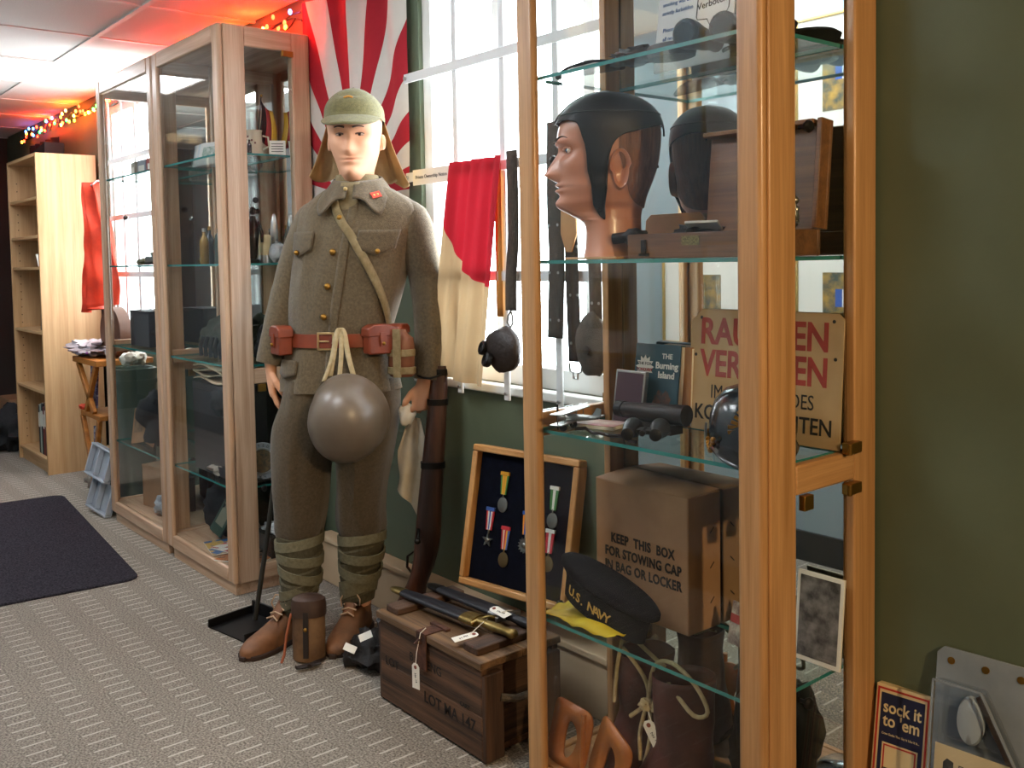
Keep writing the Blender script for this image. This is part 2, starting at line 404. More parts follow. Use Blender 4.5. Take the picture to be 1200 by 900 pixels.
# ---------------------------------------------------------------- ceiling
TILE = mat('ceiling_tile', '#e6e3de', .9, col2='#cfcbc5', ns=240, bump=.25, bs=300, lo=.3, hi=.7)
TBAR = mat('ceiling_bar', '#dedbd6', .5)
ce = box('ceiling', mat('ceiling_slab', '#908b86', .9), XL-.2, XR+.2, YF-.2, W+.2, ZC+.02, ZC+.1, kind='structure', smooth=0)
S_ = .66; x_ref = -3.94; y_ref = 1.36
gx = [x_ref+S_*k for k in range(-8, 11)]; gx = [x for x in gx if XL < x < XR]
gy = [y_ref-S_*k for k in range(0, 5)]; gy = [y for y in gy if YF < y]
tile0 = None; edge0 = {}
for ix, xa in enumerate([XL]+gx):
    xb = (gx+[XR])[ix]
    for ya, yb in [(gy[0], W)]+[(gy[i+1], gy[i]) for i in range(len(gy)-1)]+[(YF, gy[-1])]:
        if any(abs((xa+xb)/2-(t[0]+t[1])/2) < .2 and abs((ya+yb)/2-(t[2]+t[3])/2) < .2 for t in TROFFERS): continue
        key = (round(xb-xa, 2), round(yb-ya, 2))
        if key not in edge0:
            edge0[key] = box('ceiling_tile', TILE, xa+.008, xb-.008, ya+.008, yb-.008, ZC, ZC+.02, None, .003)
            o = edge0[key]
            o.parent = ce; o.matrix_parent_inverse = Matrix.Identity(4); o.location = o.location-ce.location
        else:
            o = edge0[key].copy(); COL.objects.link(o)
            o.location = Vector(((xa+xb)/2, (ya+yb)/2, ZC))-ce.location
for y in gy: box('ceiling_bar', TBAR, XL, XR, y-.0125, y+.0125, ZC-.006, ZC+.004, ce, .001)
for x in gx:
    for ya, yb in zip(gy[1:]+[YF], gy):
        box('ceiling_bar', TBAR, x-.011, x+.011, ya+.0125, yb-.0125, ZC-.005, ZC+.004, ce)
    box('ceiling_bar', TBAR, x-.011, x+.011, gy[0]+.0125, W, ZC-.005, ZC+.004, ce)
TL = ['square fluorescent ceiling panel near the bookcase end of the room', 'square ceiling light panel over the aisle behind the photographer', 'square ceiling light panel nearest the white picture wall',
      'square ceiling light panel beside the right end wall', 'square ceiling light panel above the black floor mat']
for i, t in enumerate(TROFFERS):
    tr = thing('ceiling_light', TL[i], 'ceiling light', ((t[0]+t[1])/2, (t[2]+t[3])/2, ZC), group='square light panels in the tile grid')
    f = MB(); a = .03
    f.box(t[0]+.012, t[1]-.012, t[2]+.012, t[2]+a, ZC-.006, ZC+.018); f.box(t[0]+.012, t[1]-.012, t[3]-a, t[3]-.012, ZC-.006, ZC+.018)
    f.box(t[0]+.012, t[0]+a, t[2]+a, t[3]-a, ZC-.006, ZC+.018); f.box(t[1]-a, t[1]-.012, t[2]+a, t[3]-a, ZC-.006, ZC+.018)
    f.build('frame', TBAR, tr)
    box('diffuser', mat('diffuser', '#f6f9ff', .5, emit=TROFFER_EMIT) if t[0] < -1 else mat('diffuser_warm', '#ffd3a0', .5, emit=TROFFER_EMIT*.35), t[0]+a, t[1]-a, t[2]+a, t[3]-a, ZC+.004, ZC+.012, tr, smooth=0)
# ---------------------------------------------------------------- glazed display cabinets
def pane(name, x0, x1, y0, y1, z0, z1, parent): return box(name, GLASS, x0, x1, y0, y1, z0, z1, parent, smooth=0)
def shelf(x0, x1, y0, y1, z, parent):
    b = MB(); b.box(x0, x1, y0, y1, z-.008, z); b.mi = [1, 1, 1, 1, 0, 0]
    return b.build('glass_shelf', [SHELFG, GEDGE], parent, smooth=0)
def hinge(parent, x, y, z, d=1):
    b = MB(); b.box(x-.006, x+.012, y-.045, y+.0, z-.011, z+.011); b.cyl((x+.012, y-.045, z-.011), (x+.012, y-.045, z+.011), .005, n=10)
    return b.build('hinge', BRASS, parent, bevel=.0015)
def cabinet(name, label, x0, x1, y0, y1, zt, my, wz, wx, wy, shelves, st=.058, mid=(.795, .852), group=None, doors=True, zb=.045, zr=.10):
    t = thing(name, label, 'display cabinet', ((x0+x1)/2, (y0+y1)/2, 0), group=group)
    ft = .022; bv = .006
    # front face frame
    for a, b in ((x0, x0+st), (x1-st, x1)):
        box('front_stile', wz, a, b, y0, y0+ft, zb, zt, t, .010, seg=4)
    box('front_rail', wx, x0+st, x1-st, y0, y0+ft, zt-.065, zt, t, bv); box('front_rail', wx, x0+st, x1-st, y0, y0+ft, zb, zr, t, bv)
    pane('front_glass', x0+st-.004, x1-st+.004, y0+.009, y0+.014, zr, zt-.065, t)
    # end frames with upper and lower glass doors
    for x, s in ((x0, 1), (x1, -1)):
        a, b = (x, x+.022) if s > 0 else (x-.022, x)
        es = y0+.105 if s < 0 else y0+.04; md = mid if s < 0 else (mid[0]+.035, mid[1]+.035)
        box('end_stile', wz, a, b, y0+ft+.001, es, zb, zt, t, .004); box('end_stile', wz, a, b, my+.005, y1, zb, zt, t, .004)
        if s > 0: box('corner_post', wz, a+s*.022, b+s*.022, my-.052, my-.002, zb, zt-.03, t, .003)
        box('end_rail', wy, a, b, es, my+.005, zt-.075, zt, t, .004); box('end_rail', wy, a, b, es, my+.005, zb, zr+.005, t, .004)
        box('end_rail', wy, a, b, es, my+.005, md[0], md[1], t, .004)
        xg = x+s*.010
        if s < 0: MB().box(x-.004, x+.010, es+.012, es+.042, md[0]-.030, md[0]-.001).build('door_catch', BRASS, t, bevel=.0015)
        for k, (z0, z1) in enumerate(((zr+.007, md[0]-.004), (md[1]+.004, zt-.079))):
            g = pane('end_door', xg-.003, xg+.003, es+.002, my+.003, z0, z1, t)
            if doors:
                b_ = MB(); xo = x-s*.0; yk = y0+.125; zk = 1.485 if k else .395
                b_.lathe([(.0, 0), (.004, 0), (.004, .008), (.009, .014), (.012, .020), (.009, .026), (0, .028)], (xg-s*.003, yk, zk), 16, RY(-90*s))
                b_.build('knob', BLACKM, g)
                hinge(t, x-s*.004 if s < 0 else x+.012, my+.006, md[1]+.012 if k else md[0]-.012)
                hinge(t, x-s*.004 if s < 0 else x+.012, my+.006, zt-.087 if k else zr+.017)
    # top, base, plinth, mirror back
    box('top_board', wx, x0+.004, x1-.004, y0+.022, y1, zt-.025, zt-.002, t, .003)
    box('base_board', wx, x0+.023, x1-.023, y0+.023, y1-.01, zr-.015, zr, t, .002)
    box('plinth', wx, x0+.035, x1-.015, y0+.012, y1-.02, 0, zb, t, .002)
    box('mirror_back', MIRROR, x0+.022, x1-.022, my, my+.005, zr, zt-.026, t, smooth=0)
    box('back_board', wx, x0+.022, x1-.022, my+.006, my+.02, .06, zt-.026, t, smooth=0)
    for z in shelves: shelf(x0+.028, x1-.028, y0+.026, my-.003, z, t)
    return t
cabinet('display_cabinet', 'tall oak and glass display cabinet in the foreground holding the painted head', -1.715, -1.039, 1.435, 1.82, 2.13, 1.735, OAK, OAKX, OAKY, [1.664, 1.245, .853, .405], zb=.015, zr=.055)
CA = cabinet('display_cabinet', 'pale oak glass display cabinet directly left of the uniformed mannequin', -4.09, -3.40, 1.43, 1.80, 2.13, 1.72, OAK_COOLLIT, OAKX_COOLLIT, OAKY_COOLLIT, [1.665, 1.25, .865, .40], group='pair of pale oak glass cabinets')
CB = cabinet('display_cabinet', 'pale oak glass display cabinet farther away, beside the bookcase corner', -4.865, -4.10, 1.43, 1.80, 2.13, 1.72, OAK_COOLLIT, OAKX_COOLLIT, OAKY_COOLLIT, [1.665, 1.25, .865, .40], group='pair of pale oak glass cabinets')

# ---------------------------------------------------------------- floor mat
mm = T(-3.855, 1.235, 0) @ RZ(-5)
def mat_poly(l, w, r=.06):
    pts = []
    for cx, cy, a0 in ((-r, -r, 0), (-l+r, -r, 90), (-l+r, -w+r, 180), (-r, -w+r, 270)):
        for k in range(7): a = R(a0+k*15); pts.append((cx+r*math.cos(a), cy+r*math.sin(a)))
    return pts
pl = mat_poly(1.72, .95)
b = MB(mm); n = len(pl); b.add([(p[0], p[1], .0005) for p in pl]+[(p[0], p[1], .007) for p in pl]+[(p[0]*.995-.004, p[1]*.99-.004, .010) for p in pl],
  [tuple(range(n))[::-1], tuple(range(2*n, 3*n))]+[(i, (i+1) % n, (i+1) % n+n, i+n) for i in range(n)]+[(i+n, (i+1) % n+n, (i+1) % n+2*n, i+2*n) for i in range(n)])
b.build('door_mat', mat('mat_pile', '#48454d', .95, col2='#222026', ns=130, bump=.8, bs=300, spec=.1), smooth=0, label='dark charcoal rectangular floor mat on the grey carpet', cat='mat')

# ---------------------------------------------------------------- string lights along the wall top
sl = thing('string_lights', 'tangled multicoloured fairy lights strung along the wall under the ceiling', 'string lights', (-5.5, 1.79, 2.22))
CABLE = mat('cable_green', '#16241a', .5)
for s_ in range(3):
    pts = []
    for k in range(170):
        x = -7.9+4.45*k/169
        pts.append((x, 1.79+.018*math.sin(x*9+s_*2.1), 2.225+.022*math.sin(x*14+s_*2.2)+.02*noise.noise(Vector((x*5, s_*7, 0)))-.02*abs(math.sin(x*2.3))))
    MB().tube(pts, .0035, 6).build('cable', CABLE, sl)
BULBS = [('#ff2a12', 30), ('#ff7a1c', 34), ('#ffb340', 30), ('#28d84a', 16), ('#3f7bff', 18), ('#ff2a12', 30), ('#ff5a1c', 30)]
for k in range(96):
    x = -7.85+4.38*k/95+random.uniform(-.02, .02); c, e = BULBS[random.randrange(7)]
    bm_ = mat('bulb_'+c[1:], c, .3, emit=e)
    MB().sphere((x, 1.785-random.uniform(0, .03), 2.225+random.uniform(-.05, .03)), (.0075, .0075, .011), 8, 6).build('bulb', bm_, sl)
def glow(x, c, p):
    ld = bpy.data.lights.new('fairy_glow', 'POINT'); ld.color = lin(c)[:3]; ld.energy = p; ld.shadow_soft_size = .02
    lo = bpy.data.objects.new('fairy_glow', ld); COL.objects.link(lo); lo.location = (x, 1.74, 2.215)
for x, c in ((-7.2, '#ff3b12'), (-6.5, '#ff5a12'), (-5.9, '#ff3b12'), (-5.3, '#ff4a12'), (-4.4, '#ff2a10'), (-3.8, '#ff2010'), (-3.45, '#ff3010')): glow(x, c, 3.)
# ---------------------------------------------------------------- mannequin
ML = T(-2.85, 1.40, 0) @ RZ(45)          # local x = his left (viewer right), local -y = front
MAN = thing('mannequin', 'uniformed mannequin in brown wool tunic, cap and puttees standing before the wall', 'mannequin', (-2.85, 1.40, 0), R(45))
def head_fn(nose=1., jaw=1., brow=1., lipc=1.):
    rows = [(-.55, .24, .36, .34), (-.30, .19, .31, .25), (-.12, .20, .30, .222), (-.03, .335, .305, .215), (.015, .405, .315, .218), (.06, .425, .325, .228*jaw), (.12, .422, .34, .246*jaw), (.20, .42, .37, .270*jaw), (.30, .418, .41, .292),
            (.40, .412, .44, .312), (.50, .405, .455, .325), (.60, .425, .465, .332), (.70, .42, .462, .334), (.80, .375, .43, .315), (.88, .30, .365, .265), (.94, .215, .27, .20), (.98, .12, .16, .118), (1.0, .0, .0, .0)]
    def g(v, s): return math.exp(-(v*v)/(2*s*s))
    def S(t, z, off=0.):
        """t: angle from the front (degrees, + to local +x), z: height, chin 0 .. crown 1; units of head height"""
        f, b_, w = smooth_lerp(rows, z); a = R(t); ca, sa = math.cos(a), math.sin(a)
        p = 2.0 if z < -.08 else 1.78+.45*min(max((z+.02)/.45, 0), 1)
        e = 2/p; cx = math.copysign(abs(ca)**e, ca); sx = math.copysign(abs(sa)**e, sa)
        x = w*sx; y = -(f if ca > 0 else b_)*cx
        if ca > 0 and -.08 < z < .38: x *= 1-.25*(ca**.7)*min(1, max(0, (.38-z)/.36))*min(1, (z+.08)/.06)
        if ca > 0 and -.06 < z < .75:
            if .245 < z < .56:
                q = (.56-z)/.25 if z > .31 else max(0, (z-.245)/.065)
                q = min(q, 1.); amp = .118*nose*(q**1.15 if z > .31 else q**.7); wd = .034+.014*g(z-.325, .045)
                y -= amp*g(x, wd)
            y -= .022*brow*g(abs(x)-.11, .07)*g(z-.585, .03)
            y += .045*g(abs(x)-.135, .062)*g(z-.505, .035)
            y -= .016*g(abs(x)-.17, .07)*g(z-.38, .06)
            y -= lipc*(.026*g(x, .075)*g(z-.222, .013)+.026*g(x, .06)*g(z-.172, .015)-.016*g(x, .085)*g(z-.197, .007))
            y += .012*g(x, .06)*g(z-.125, .02)
            y -= .022*jaw*g(x, .075)*g(z-.055, .035)
        if off:
            n = Vector((x/max(w, .05)**1, y/max(f if ca > 0 else b_, .05), (z-.5)*1.2)).normalized()
            return Vector((x, y, z))+n*off
        return Vector((x, y, z))
    return S
def head_into(mb, S, m, h, nt=96, nz=120, z0=-.3):
    zs = [z0+(1-z0)*i/nz for i in range(nz)]+[.9985]
    rings = [[m @ (S(360*j/nt, z)*h) for j in range(nt)] for z in zs]
    mb.loft(rings, True, True)
def ear_into(mb, m, h, side, k=1., cy=.05, cz=.42, ox=0.):
    # shell-shaped ear, local x outwards
    def fn(u, v):
        a = 2*math.pi*u; r = v
        ey = k*(-.008+.055*r*math.cos(a)*(1.05 if math.sin(a) > 0 else .8)); ez = cz+k*.105*r*math.sin(a)
        rim = math.exp(-((r-.85)/.14)**2)*.030-.012*math.exp(-(r/.45)**2)
        return m @ (Vector((side*(.318+ox+rim*k+.03*max(0, math.cos(a))*r+(.0 if r < .97 else -.03)), ey+cy, ez))*h)
    mb.grid(fn, 28, 9)
def patch(mb, S, m, h, t0, t1, zlow, off, nt=60, nz=24, ztop=.9985, offn=None):
    def fn(u, v):
        t = t0+(t1-t0)*u; zl = zlow(t); z = zl+(ztop-zl)*v
        return m @ (S(t, z, off if offn is None else offn(t, z))*h)
    mb.grid(fn, nt, nz)
def interp(keys):
    return lambda t: smooth_lerp(keys, abs(t))[0]
def hand(m, curl=(25, 35, 25), spread=4., side=1, thumb=(-20, 35)):
    """wrist at the origin, fingers along -z, palm faces local -y * side, thumb on -x"""
    b = MB()
    sec = [(.03, .027, .021), (0, .026, .019), (-.03, .034, .017), (-.06, .041, .0155), (-.088, .041, .0135), (-.1, .034, .010)]
    b.loft([[Vector((w*math.cos(2*math.pi*k/16), d*math.sin(2*math.pi*k/16), z)) for k in range(16)] for z, w, d in sec])
    fl = [(-.029, .076, .0088), (-.0095, .084, .0092), (.010, .078, .0088), (.029, .062, .0078)]
    for i, (x, L, r) in enumerate(fl):
        p = Vector((x, 0, -.085)); a = 6.; pts = [p+Vector((0, 0, .02)), p]; rr = [r*1.08, r*1.08]
        for k, fr in enumerate((.45, .31, .24)):
            a += curl[k]*(1+.12*i); d = Vector((math.sin(R(spread*(i-1.5)))*.7, -math.sin(R(a))*side, -math.cos(R(a))))
            q = pts[-1]+d*L*fr; pts += [(pts[-1]*.35+q*.65), q]; rr += [r*(.98-.07*k), r*(1.-.09*k)]
        rr[-1] = r*.55; b.tube(pts, rr, 10)
    tp = [Vector((-.02, 0, -.025)), Vector((-.038, -.012*side, -.048)), Vector((-.046, -.026*side, -.075)), Vector((-.040, -.038*side, -.1)), Vector((-.036, -.042*side, -.108))]
    b.tube(tp, [.013, .0125, .0105, .009, .005], 10)
    v, f = remeshed(b, .0028, 3)
    return [m @ p for p in v], f
SKIN = mat('mannequin_skin', '#dfab8a', .55, col2='#d8a07f', ns=5, spec=.3)
S1 = head_fn(.80, .98, .5, .9)
HH = .252; HM = ML @ T(.245, .0, 1.520) @ RZ(4) @ RX(4)
body = MB(); head_into(body, S1, HM, HH, 80, 96)
ear_into(body, HM, HH, 1); ear_into(body, HM, HH, -1)
def ring(cx, cy, z, hx, hy, n=28, p=2.2, tilt=0.):
    out = []
    for k in range(n):
        a = 2*math.pi*k/n; ca, sa = math.cos(a), math.sin(a)
        out.append(Vector((cx+hx*math.copysign(abs(ca)**(2/p), ca), cy+hy*math.copysign(abs(sa)**(2/p), sa), z+tilt*ca)))
    return out
core = MB(ML); core.loft([ring(.247, .005, 1.50, .055, .055), ring(.25, .01, 1.44, .09, .06), ring(.245, .01, 1.38, .15, .09), ring(.22, .01, 1.25, .15, .10), ring(.18, .01, 1.0, .14, .095), ring(.16, .01, .82, .15, .10)])
for pts, rr in (([(.11, .01, 1.37), (.01, .02, 1.17), (-.05, -.02, .93)], [.03, .034, .028]), ([(.405, .012, 1.36), (.462, .026, 1.13), (.455, -.01, .87)], [.03, .034, .028]),
                ([(.08, .0, .85), (.035, .03, .46), (.0, .06, .10)], [.07, .05, .04]), ([(.25, .01, .85), (.21, .07, .46), (.186, .12, .10)], [.07, .05, .04])):
    core.tube(pts, rr, 14)
body.add(core.v, core.f)
hm = ML @ T(-.048, -.02, .920) @ RX(4) @ RY(-2) @ RZ(110)
body.add(*hand(hm, (10, 14, 10), 3, 1))
hm2 = ML @ T(.452, -.014, .872) @ RY(8) @ RX(3) @ RZ(50)
body.add(*hand(hm2, (30, 55, 40), 2, -1))
BODY = body.build('body', SKIN, MAN, smooth=60)
# painted features
HAIRB = mat('brow_paint', '#3a2a20', .7)
for s in (-1, 1):
    br = MB(); pts = []; rr = []
    for k in range(9):
        u = k/8; t = s*(7+23*u); z = .585+.020*math.sin(u*2.4)-.010*u
        pts.append(HM @ (S1(t, z, .002)*HH)); rr.append(.0052*(1.05-.55*u))
    br.tube(pts, rr, 8, flat=.55).build('eyebrow', HAIRB, BODY)
    ec = S1(s*20, .500, -.010)
    e = MB(); e.sphere(HM @ (ec*HH), (.0145, .0080, .0046), 14, 8, (HM.to_3x3().to_4x4())); eo = e.build('eye', mat('eye_white', '#b89c8a', .35), BODY)
    e = MB(); e.sphere(HM @ ((ec+Vector((.0, -.018, .002)))*HH), (.0058, .0045, .0050), 10, 8, HM.to_3x3().to_4x4()); e.build('iris', mat('iris_brown', '#2b1a12', .25), eo)
    lid = MB(); pts = [HM @ (S1(s*(11+18*k/6), .507+.013*math.sin(math.pi*k/6), .004)*HH) for k in range(7)]
    lid.tube(pts, .0027, 6).build('upper_lid', mat('lash_paint', '#4b2f22', .6), eo)
lp = MB()
lp.grid(lambda u, v: HM @ (S1(-18+36*u, .197+(.020*(1-abs(2*u-1)**2)*(1-.25*math.exp(-((u-.5)/.08)**2)))*v, .0016)*HH), 16, 4)
lp.grid(lambda u, v: HM @ (S1(-16+32*u, .197-(.026*(1-abs(2*u-1)**2))*v, .0016)*HH), 16, 4)
lp.build('lips', mat('lip_paint', '#d59880', .45), BODY)

# tunic
WOOL = mat('tunic_wool', '#6b5d45', .9, col2='#564a36', ns=120, bump=.35, bs=420, sheen=.25, spec=.2)
WOOLD = mat('tunic_wool_dark', '#65573f', .9, col2='#504431', ns=120, bump=.35, bs=420, sheen=.25, spec=.2)
def wr(k, z, amp): return amp*noise.noise(Vector((k*7.3, z*9, 3.1)))
tn = MB(ML); RG = [(.842, .172, .192, .142), (.90, .172, .184, .135), (.96, .174, .174, .126), (1.0, .178, .164, .118), (1.04, .182, .168, .120), (1.12, .195, .178, .126), (1.22, .215, .184, .132), (1.30, .23, .187, .130), (1.36, .243, .194, .120), (1.41, .252, .192, .102), (1.445, .252, .160, .086), (1.475, .249, .112, .075), (1.50, .247, .070, .066)]
rings = []
for i in range(44):
    z = .842+(1.50-.842)*i/43; cx, hx, hy = smooth_lerp(RG, z); rg = ring(cx, .01, z, hx, hy, 64, 2.25)
    for k, p in enumerate(rg):
        a = 2*math.pi*k/64; fold = .006*noise.noise(Vector((math.cos(a)*3, math.sin(a)*3, z*3.3)))+.004*noise.noise(Vector((math.cos(a)*8, math.sin(a)*8, z*5)))
        if z < 1.0: fold += .006*math.sin(a*9+1)*(1.0-z)/.16
        d = Vector((math.cos(a), math.sin(a), 0)); rg[k] = p+d*fold
    rings.append(rg)
tn.loft(rings, True, False)
TUN = tn.build('tunic', WOOL, MAN, smooth=60)
def sleeve(path, rr, seed):
    pts = []; r2 = []; n = 26
    for i in range(n+1):
        u = i/n*(len(path)-1); k = min(int(u), len(path)-2); f = u-k
        km = max(k-1, 0); kp = min(k+2, len(path)-1)
        P = [Vector(path[q]) for q in (km, k, k+1, kp)]
        pts.append(.5*((2*P[1])+(P[2]-P[0])*f+(2*P[0]-5*P[1]+4*P[2]-P[3])*f*f+(3*P[1]-P[0]-3*P[2]+P[3])*f**3))
        r2.append(rr[k]*(1-f)+rr[k+1]*f+.0035*noise.noise(Vector((i*.6, seed, 0))))
    b_ = MB(ML); b_.tube(pts, r2, 28); 
    return b_.build('sleeve', WOOL, TUN, smooth=60)
sleeve([(.15, .01, 1.425), (.10, .012, 1.385), (.052, .018, 1.29), (.01, .022, 1.18), (-.02, .005, 1.06), (-.052, -.02, .925)], [.028, .060, .058, .054, .051, .044], 1)
sleeve([(.36, .01, 1.425), (.412, .012, 1.38), (.44, .018, 1.28), (.462, .026, 1.16), (.465, .01, 1.01), (.455, -.012, .872)], [.028, .062, .061, .056, .047, .040], 5)
def on_tunic(a, z, off=.004):
    """point on the tunic surface; a in degrees from the front, + towards local +x"""
    cx, hx, hy = smooth_lerp(RG, z); t = R(a-90); ca, sa = math.cos(t), math.sin(t)
    return ML @ Vector((cx+(hx+off)*math.copysign(abs(ca)**(2/2.25), ca), .01+(hy+off)*math.copysign(abs(sa)**(2/2.25), sa), z))
def strip(aa, zz, z2, off=.004, n=16):
    """patch of cloth on the tunic between angles aa, with bottom zz(u) and top z2(u)"""
    return lambda u, v: on_tunic(aa[0]+(aa[1]-aa[0])*u, zz(u)*(1-v)+z2(u)*v, off)
# placket edge, pockets with flaps, hem flaps
b = MB(); b.grid(strip((-2, 4), lambda u: .85, lambda u: 1.47, .005), 3, 40); b.build('placket', WOOL, TUN, solid=.004, smooth=60)
for a0, a1 in ((-66, -30), (10, 50)):
    b = MB(); b.grid(strip((a0-1, a1+1), lambda u: 1.290-.024*(1-abs(2*u-1)), lambda u: 1.346, .010), 16, 6); fo = b.build('pocket_flap', WOOLD, TUN, solid=.004, smooth=60)
    p = on_tunic((a0+a1)/2, 1.280, .015); MB().sphere(p, (.0085, .0085, .0085), 12, 8).build('button', BRASS, fo)
for z in (1.385, 1.28, 1.175, 1.08):
    MB().sphere(on_tunic(-7, z, .006), (.0105, .0105, .0105), 14, 8).build('button', BRASS, TUN)
b = MB(); b.grid(strip((-62, -30), lambda u: .90-.01*(1-abs(2*u-1)), lambda u: .945, .012), 12, 4); b.build('hip_flap', WOOLD, TUN, solid=.004, smooth=60)
# collar: stand + two turned points
def collar(s):
    def fn(u, v):
        a = s*(6+170*u); zt = 1.515-.016*math.cos(R(a)); r0 = .078+.012*v
        p = Vector((.247+r0*math.sin(R(a))*.98, .008-r0*math.cos(R(a))*1.05, zt-.055*v-.055*v*math.exp(-((u-.20)/.075)**2)))
        p += Vector((math.sin(R(a)), -math.cos(R(a)), 0))*(.028*v+.032*v*math.exp(-((u-.21)/.10)**2))
        return ML @ p
    b_ = MB(); b_.grid(fn, 28, 8); o = b_.build('collar', WOOLD, TUN, solid=.004, smooth=60)
    if s < 0: return
    pc = fn(.22, .48); nrm = (fn(.27, .48)-fn(.15, .48)).cross(fn(.21, .8)-fn(.21, .4)).normalized()
    if nrm.y > 0: nrm = -nrm
    xa = (fn(.28, .62)-fn(.14, .62)).normalized(); m = Matrix((xa, -nrm, nrm.cross(xa)*1.0)).transposed().to_4x4()
    if m.to_3x3().determinant() < 0: m = Matrix((xa, -nrm, -nrm.cross(xa))).transposed().to_4x4()
    m.translation = pc+nrm*.005
    q = MB(m); q.cbox((0, 0, 0), (.034, .003, .022)); pt = q.build('collar_patch', mat('patch_red', '#c8402a', .7), o, bevel=.001)
    q = MB(m)
    for dx in (-.007, .006): q.lathe([(0, .0), (.0035, 0), (.002, .0015), (0, .002)], m.to_3x3() @ Vector((0, 0, 0)) if 0 else Vector((dx, -.0016, 0)), 5, RX(90))
    q.build('star', mat('star_gold', '#e2c46a', .4, .6), pt)
collar(1); collar(-1)
b = MB(ML); b.loft([ring(.247, .006, 1.455, .082, .08, 32), ring(.247, .004, 1.492, .073, .072, 32), ring(.246, .002, 1.522, .066, .066, 32), ring(.246, .002, 1.522, .060, .060, 32), ring(.247, .004, 1.48, .062, .062, 32)], False, False)
SHIRT = mat('shirt_cotton', '#8a7c5e', .9, col2='#776a4e', ns=80, bump=.2, bs=300)
sh = b.build('undershirt_collar', SHIRT, TUN, smooth=60)
def scarf(u, v):
    a = R(-18+40*u); r0 = .086+.012*v; return ML @ Vector((.242+r0*math.sin(a)-.01*v, .012-r0*math.cos(a)*1.1, 1.496-.075*v-.02*v*(1-abs(2*u-1))))
b = MB(); b.grid(scarf, 10, 6); b.build('neck_tab', SHIRT, TUN, solid=.004, smooth=60)
MB().sphere(ML @ Vector((.232, -.092, 1.474)), .007, 10, 8).build('button', mat('button_horn', '#b39a62', .4), sh)

# belt, buckle, pouches, shoulder strap
LEA = mat('belt_leather', '#8c3f24', .42, col2='#74311b', ns=9, bump=.06, bs=120, coat=.2)
b = MB(); b.loft([[on_tunic(360*k/72, z, o_) for k in range(72)] for z, o_ in ((.984, .004), (.984, .010), (1.026, .010), (1.026, .004))], False, False)
belt = b.build('belt', LEA, MAN, smooth=50)
b = MB()
pb = on_tunic(-3, 1.005, .013); bx_ = (on_tunic(6, 1.005, .013)-on_tunic(-12, 1.005, .013)).normalized(); bmx = frame_m(pb, bx_)
fr_ = MB(bmx)
fr_.box(-.027, .027, -.003, .003, .022, .028); fr_.box(-.027, .027, -.003, .003, -.028, -.022); fr_.box(-.027, -.021, -.003, .003, -.022, .022); fr_.box(.021, .027, -.003, .003, -.022, .022); fr_.box(-.021, .012, -.005, -.002, -.0025, .0025)
fr_.build('buckle', mat('buckle_brass', '#c9a878', .3, 1.), belt, bevel=.0012)
def pouch(a, z, w, h, d, lab=None):
    p = on_tunic(a, z, .010+d/2); xx = (on_tunic(a+7, z, 0)-on_tunic(a-7, z, 0)).normalized(); m = frame_m(p, xx)
    b_ = MB(m); b_.cbox((0, 0, -h*.1), (w, d, h*.8)); o = b_.build('ammunition_pouch', LEA, belt, bevel=.005)
    b_ = MB(m); b_.prism([(-w*.56, h*.12), (-w*.54, h*.42), (-w*.3, h*.54), (w*.3, h*.54), (w*.54, h*.42), (w*.56, h*.12)], d*1.12); b_.build('pouch_lid', LEA, o, bevel=.004)
    b_ = MB(m); b_.cbox((0, -d*.6, h*.02), (w*.22, .004, h*.5)); t_ = b_.build('closing_tab', LEA, o, bevel=.001)
    b_ = MB(m); b_.sphere((0, -d*.6-.004, -h*.12), .006, 10, 6); b_.build('stud', BRASS, t_)
pouch(-58, 1.005, .078, .088, .045); pouch(47, 1.008, .09, .088, .05); pouch(76, 1.012, .06, .075, .05)
STRAP = mat('canvas_strap', '#8a7a59', .85, col2='#756645', ns=60, bump=.2, bs=250)
def strap_pts(n=26):
    out = []
    for k in range(n+1):
        u = k/n; out.append(on_tunic(-20+88*u**1.15, 1.465-.42*u, .012))
    return out
sp_ = strap_pts(); b = MB()
def strapfn(u, v):
    k = u*26; i = min(int(k), 25); f = k-i; p = sp_[i].lerp(sp_[i+1], f); t = (sp_[min(i+2, 26)]-sp_[max(i-1, 0)]).normalized()
    n_ = (p-ML @ Vector((.21, .01, p.z))); n_.z = 0; n_.normalize(); s = t.cross(n_).normalized(); return p+s*(.0135*(2*v-1))
b.grid(strapfn, 52, 2); b.build('shoulder_strap', STRAP, MAN, solid=.003, smooth=60)
# leather water bottle carrier on his left hip
wb = ML @ T(.392, -.075, .965) @ RZ(-10)
b = MB(wb); b.lathe([(0, -.075), (.036, -.075), (.042, -.068), (.043, .02), (.040, .045), (.022, .06), (.018, .072), (0, .072)], (0, 0, 0), 24, None, 1., .75)
wbo = b.build('hip_flask', mat('flask_leather', '#7a4a30', .5, col2='#633a24', ns=14, bump=.1), MAN)
for w_ in (-.055, .0): 
    b = MB(wb); b.lathe([(.0445, w_-.011), (.046, w_-.010), (.046, w_+.010), (.0445, w_+.011)], (0, 0, 0), 24, None, 1., .77); b.build('flask_band', STRAP, wbo)
b = MB(wb); b.cbox((0, -.036, .0), (.026, .004, .15)); b.build('flask_strap', STRAP, wbo, bevel=.001)

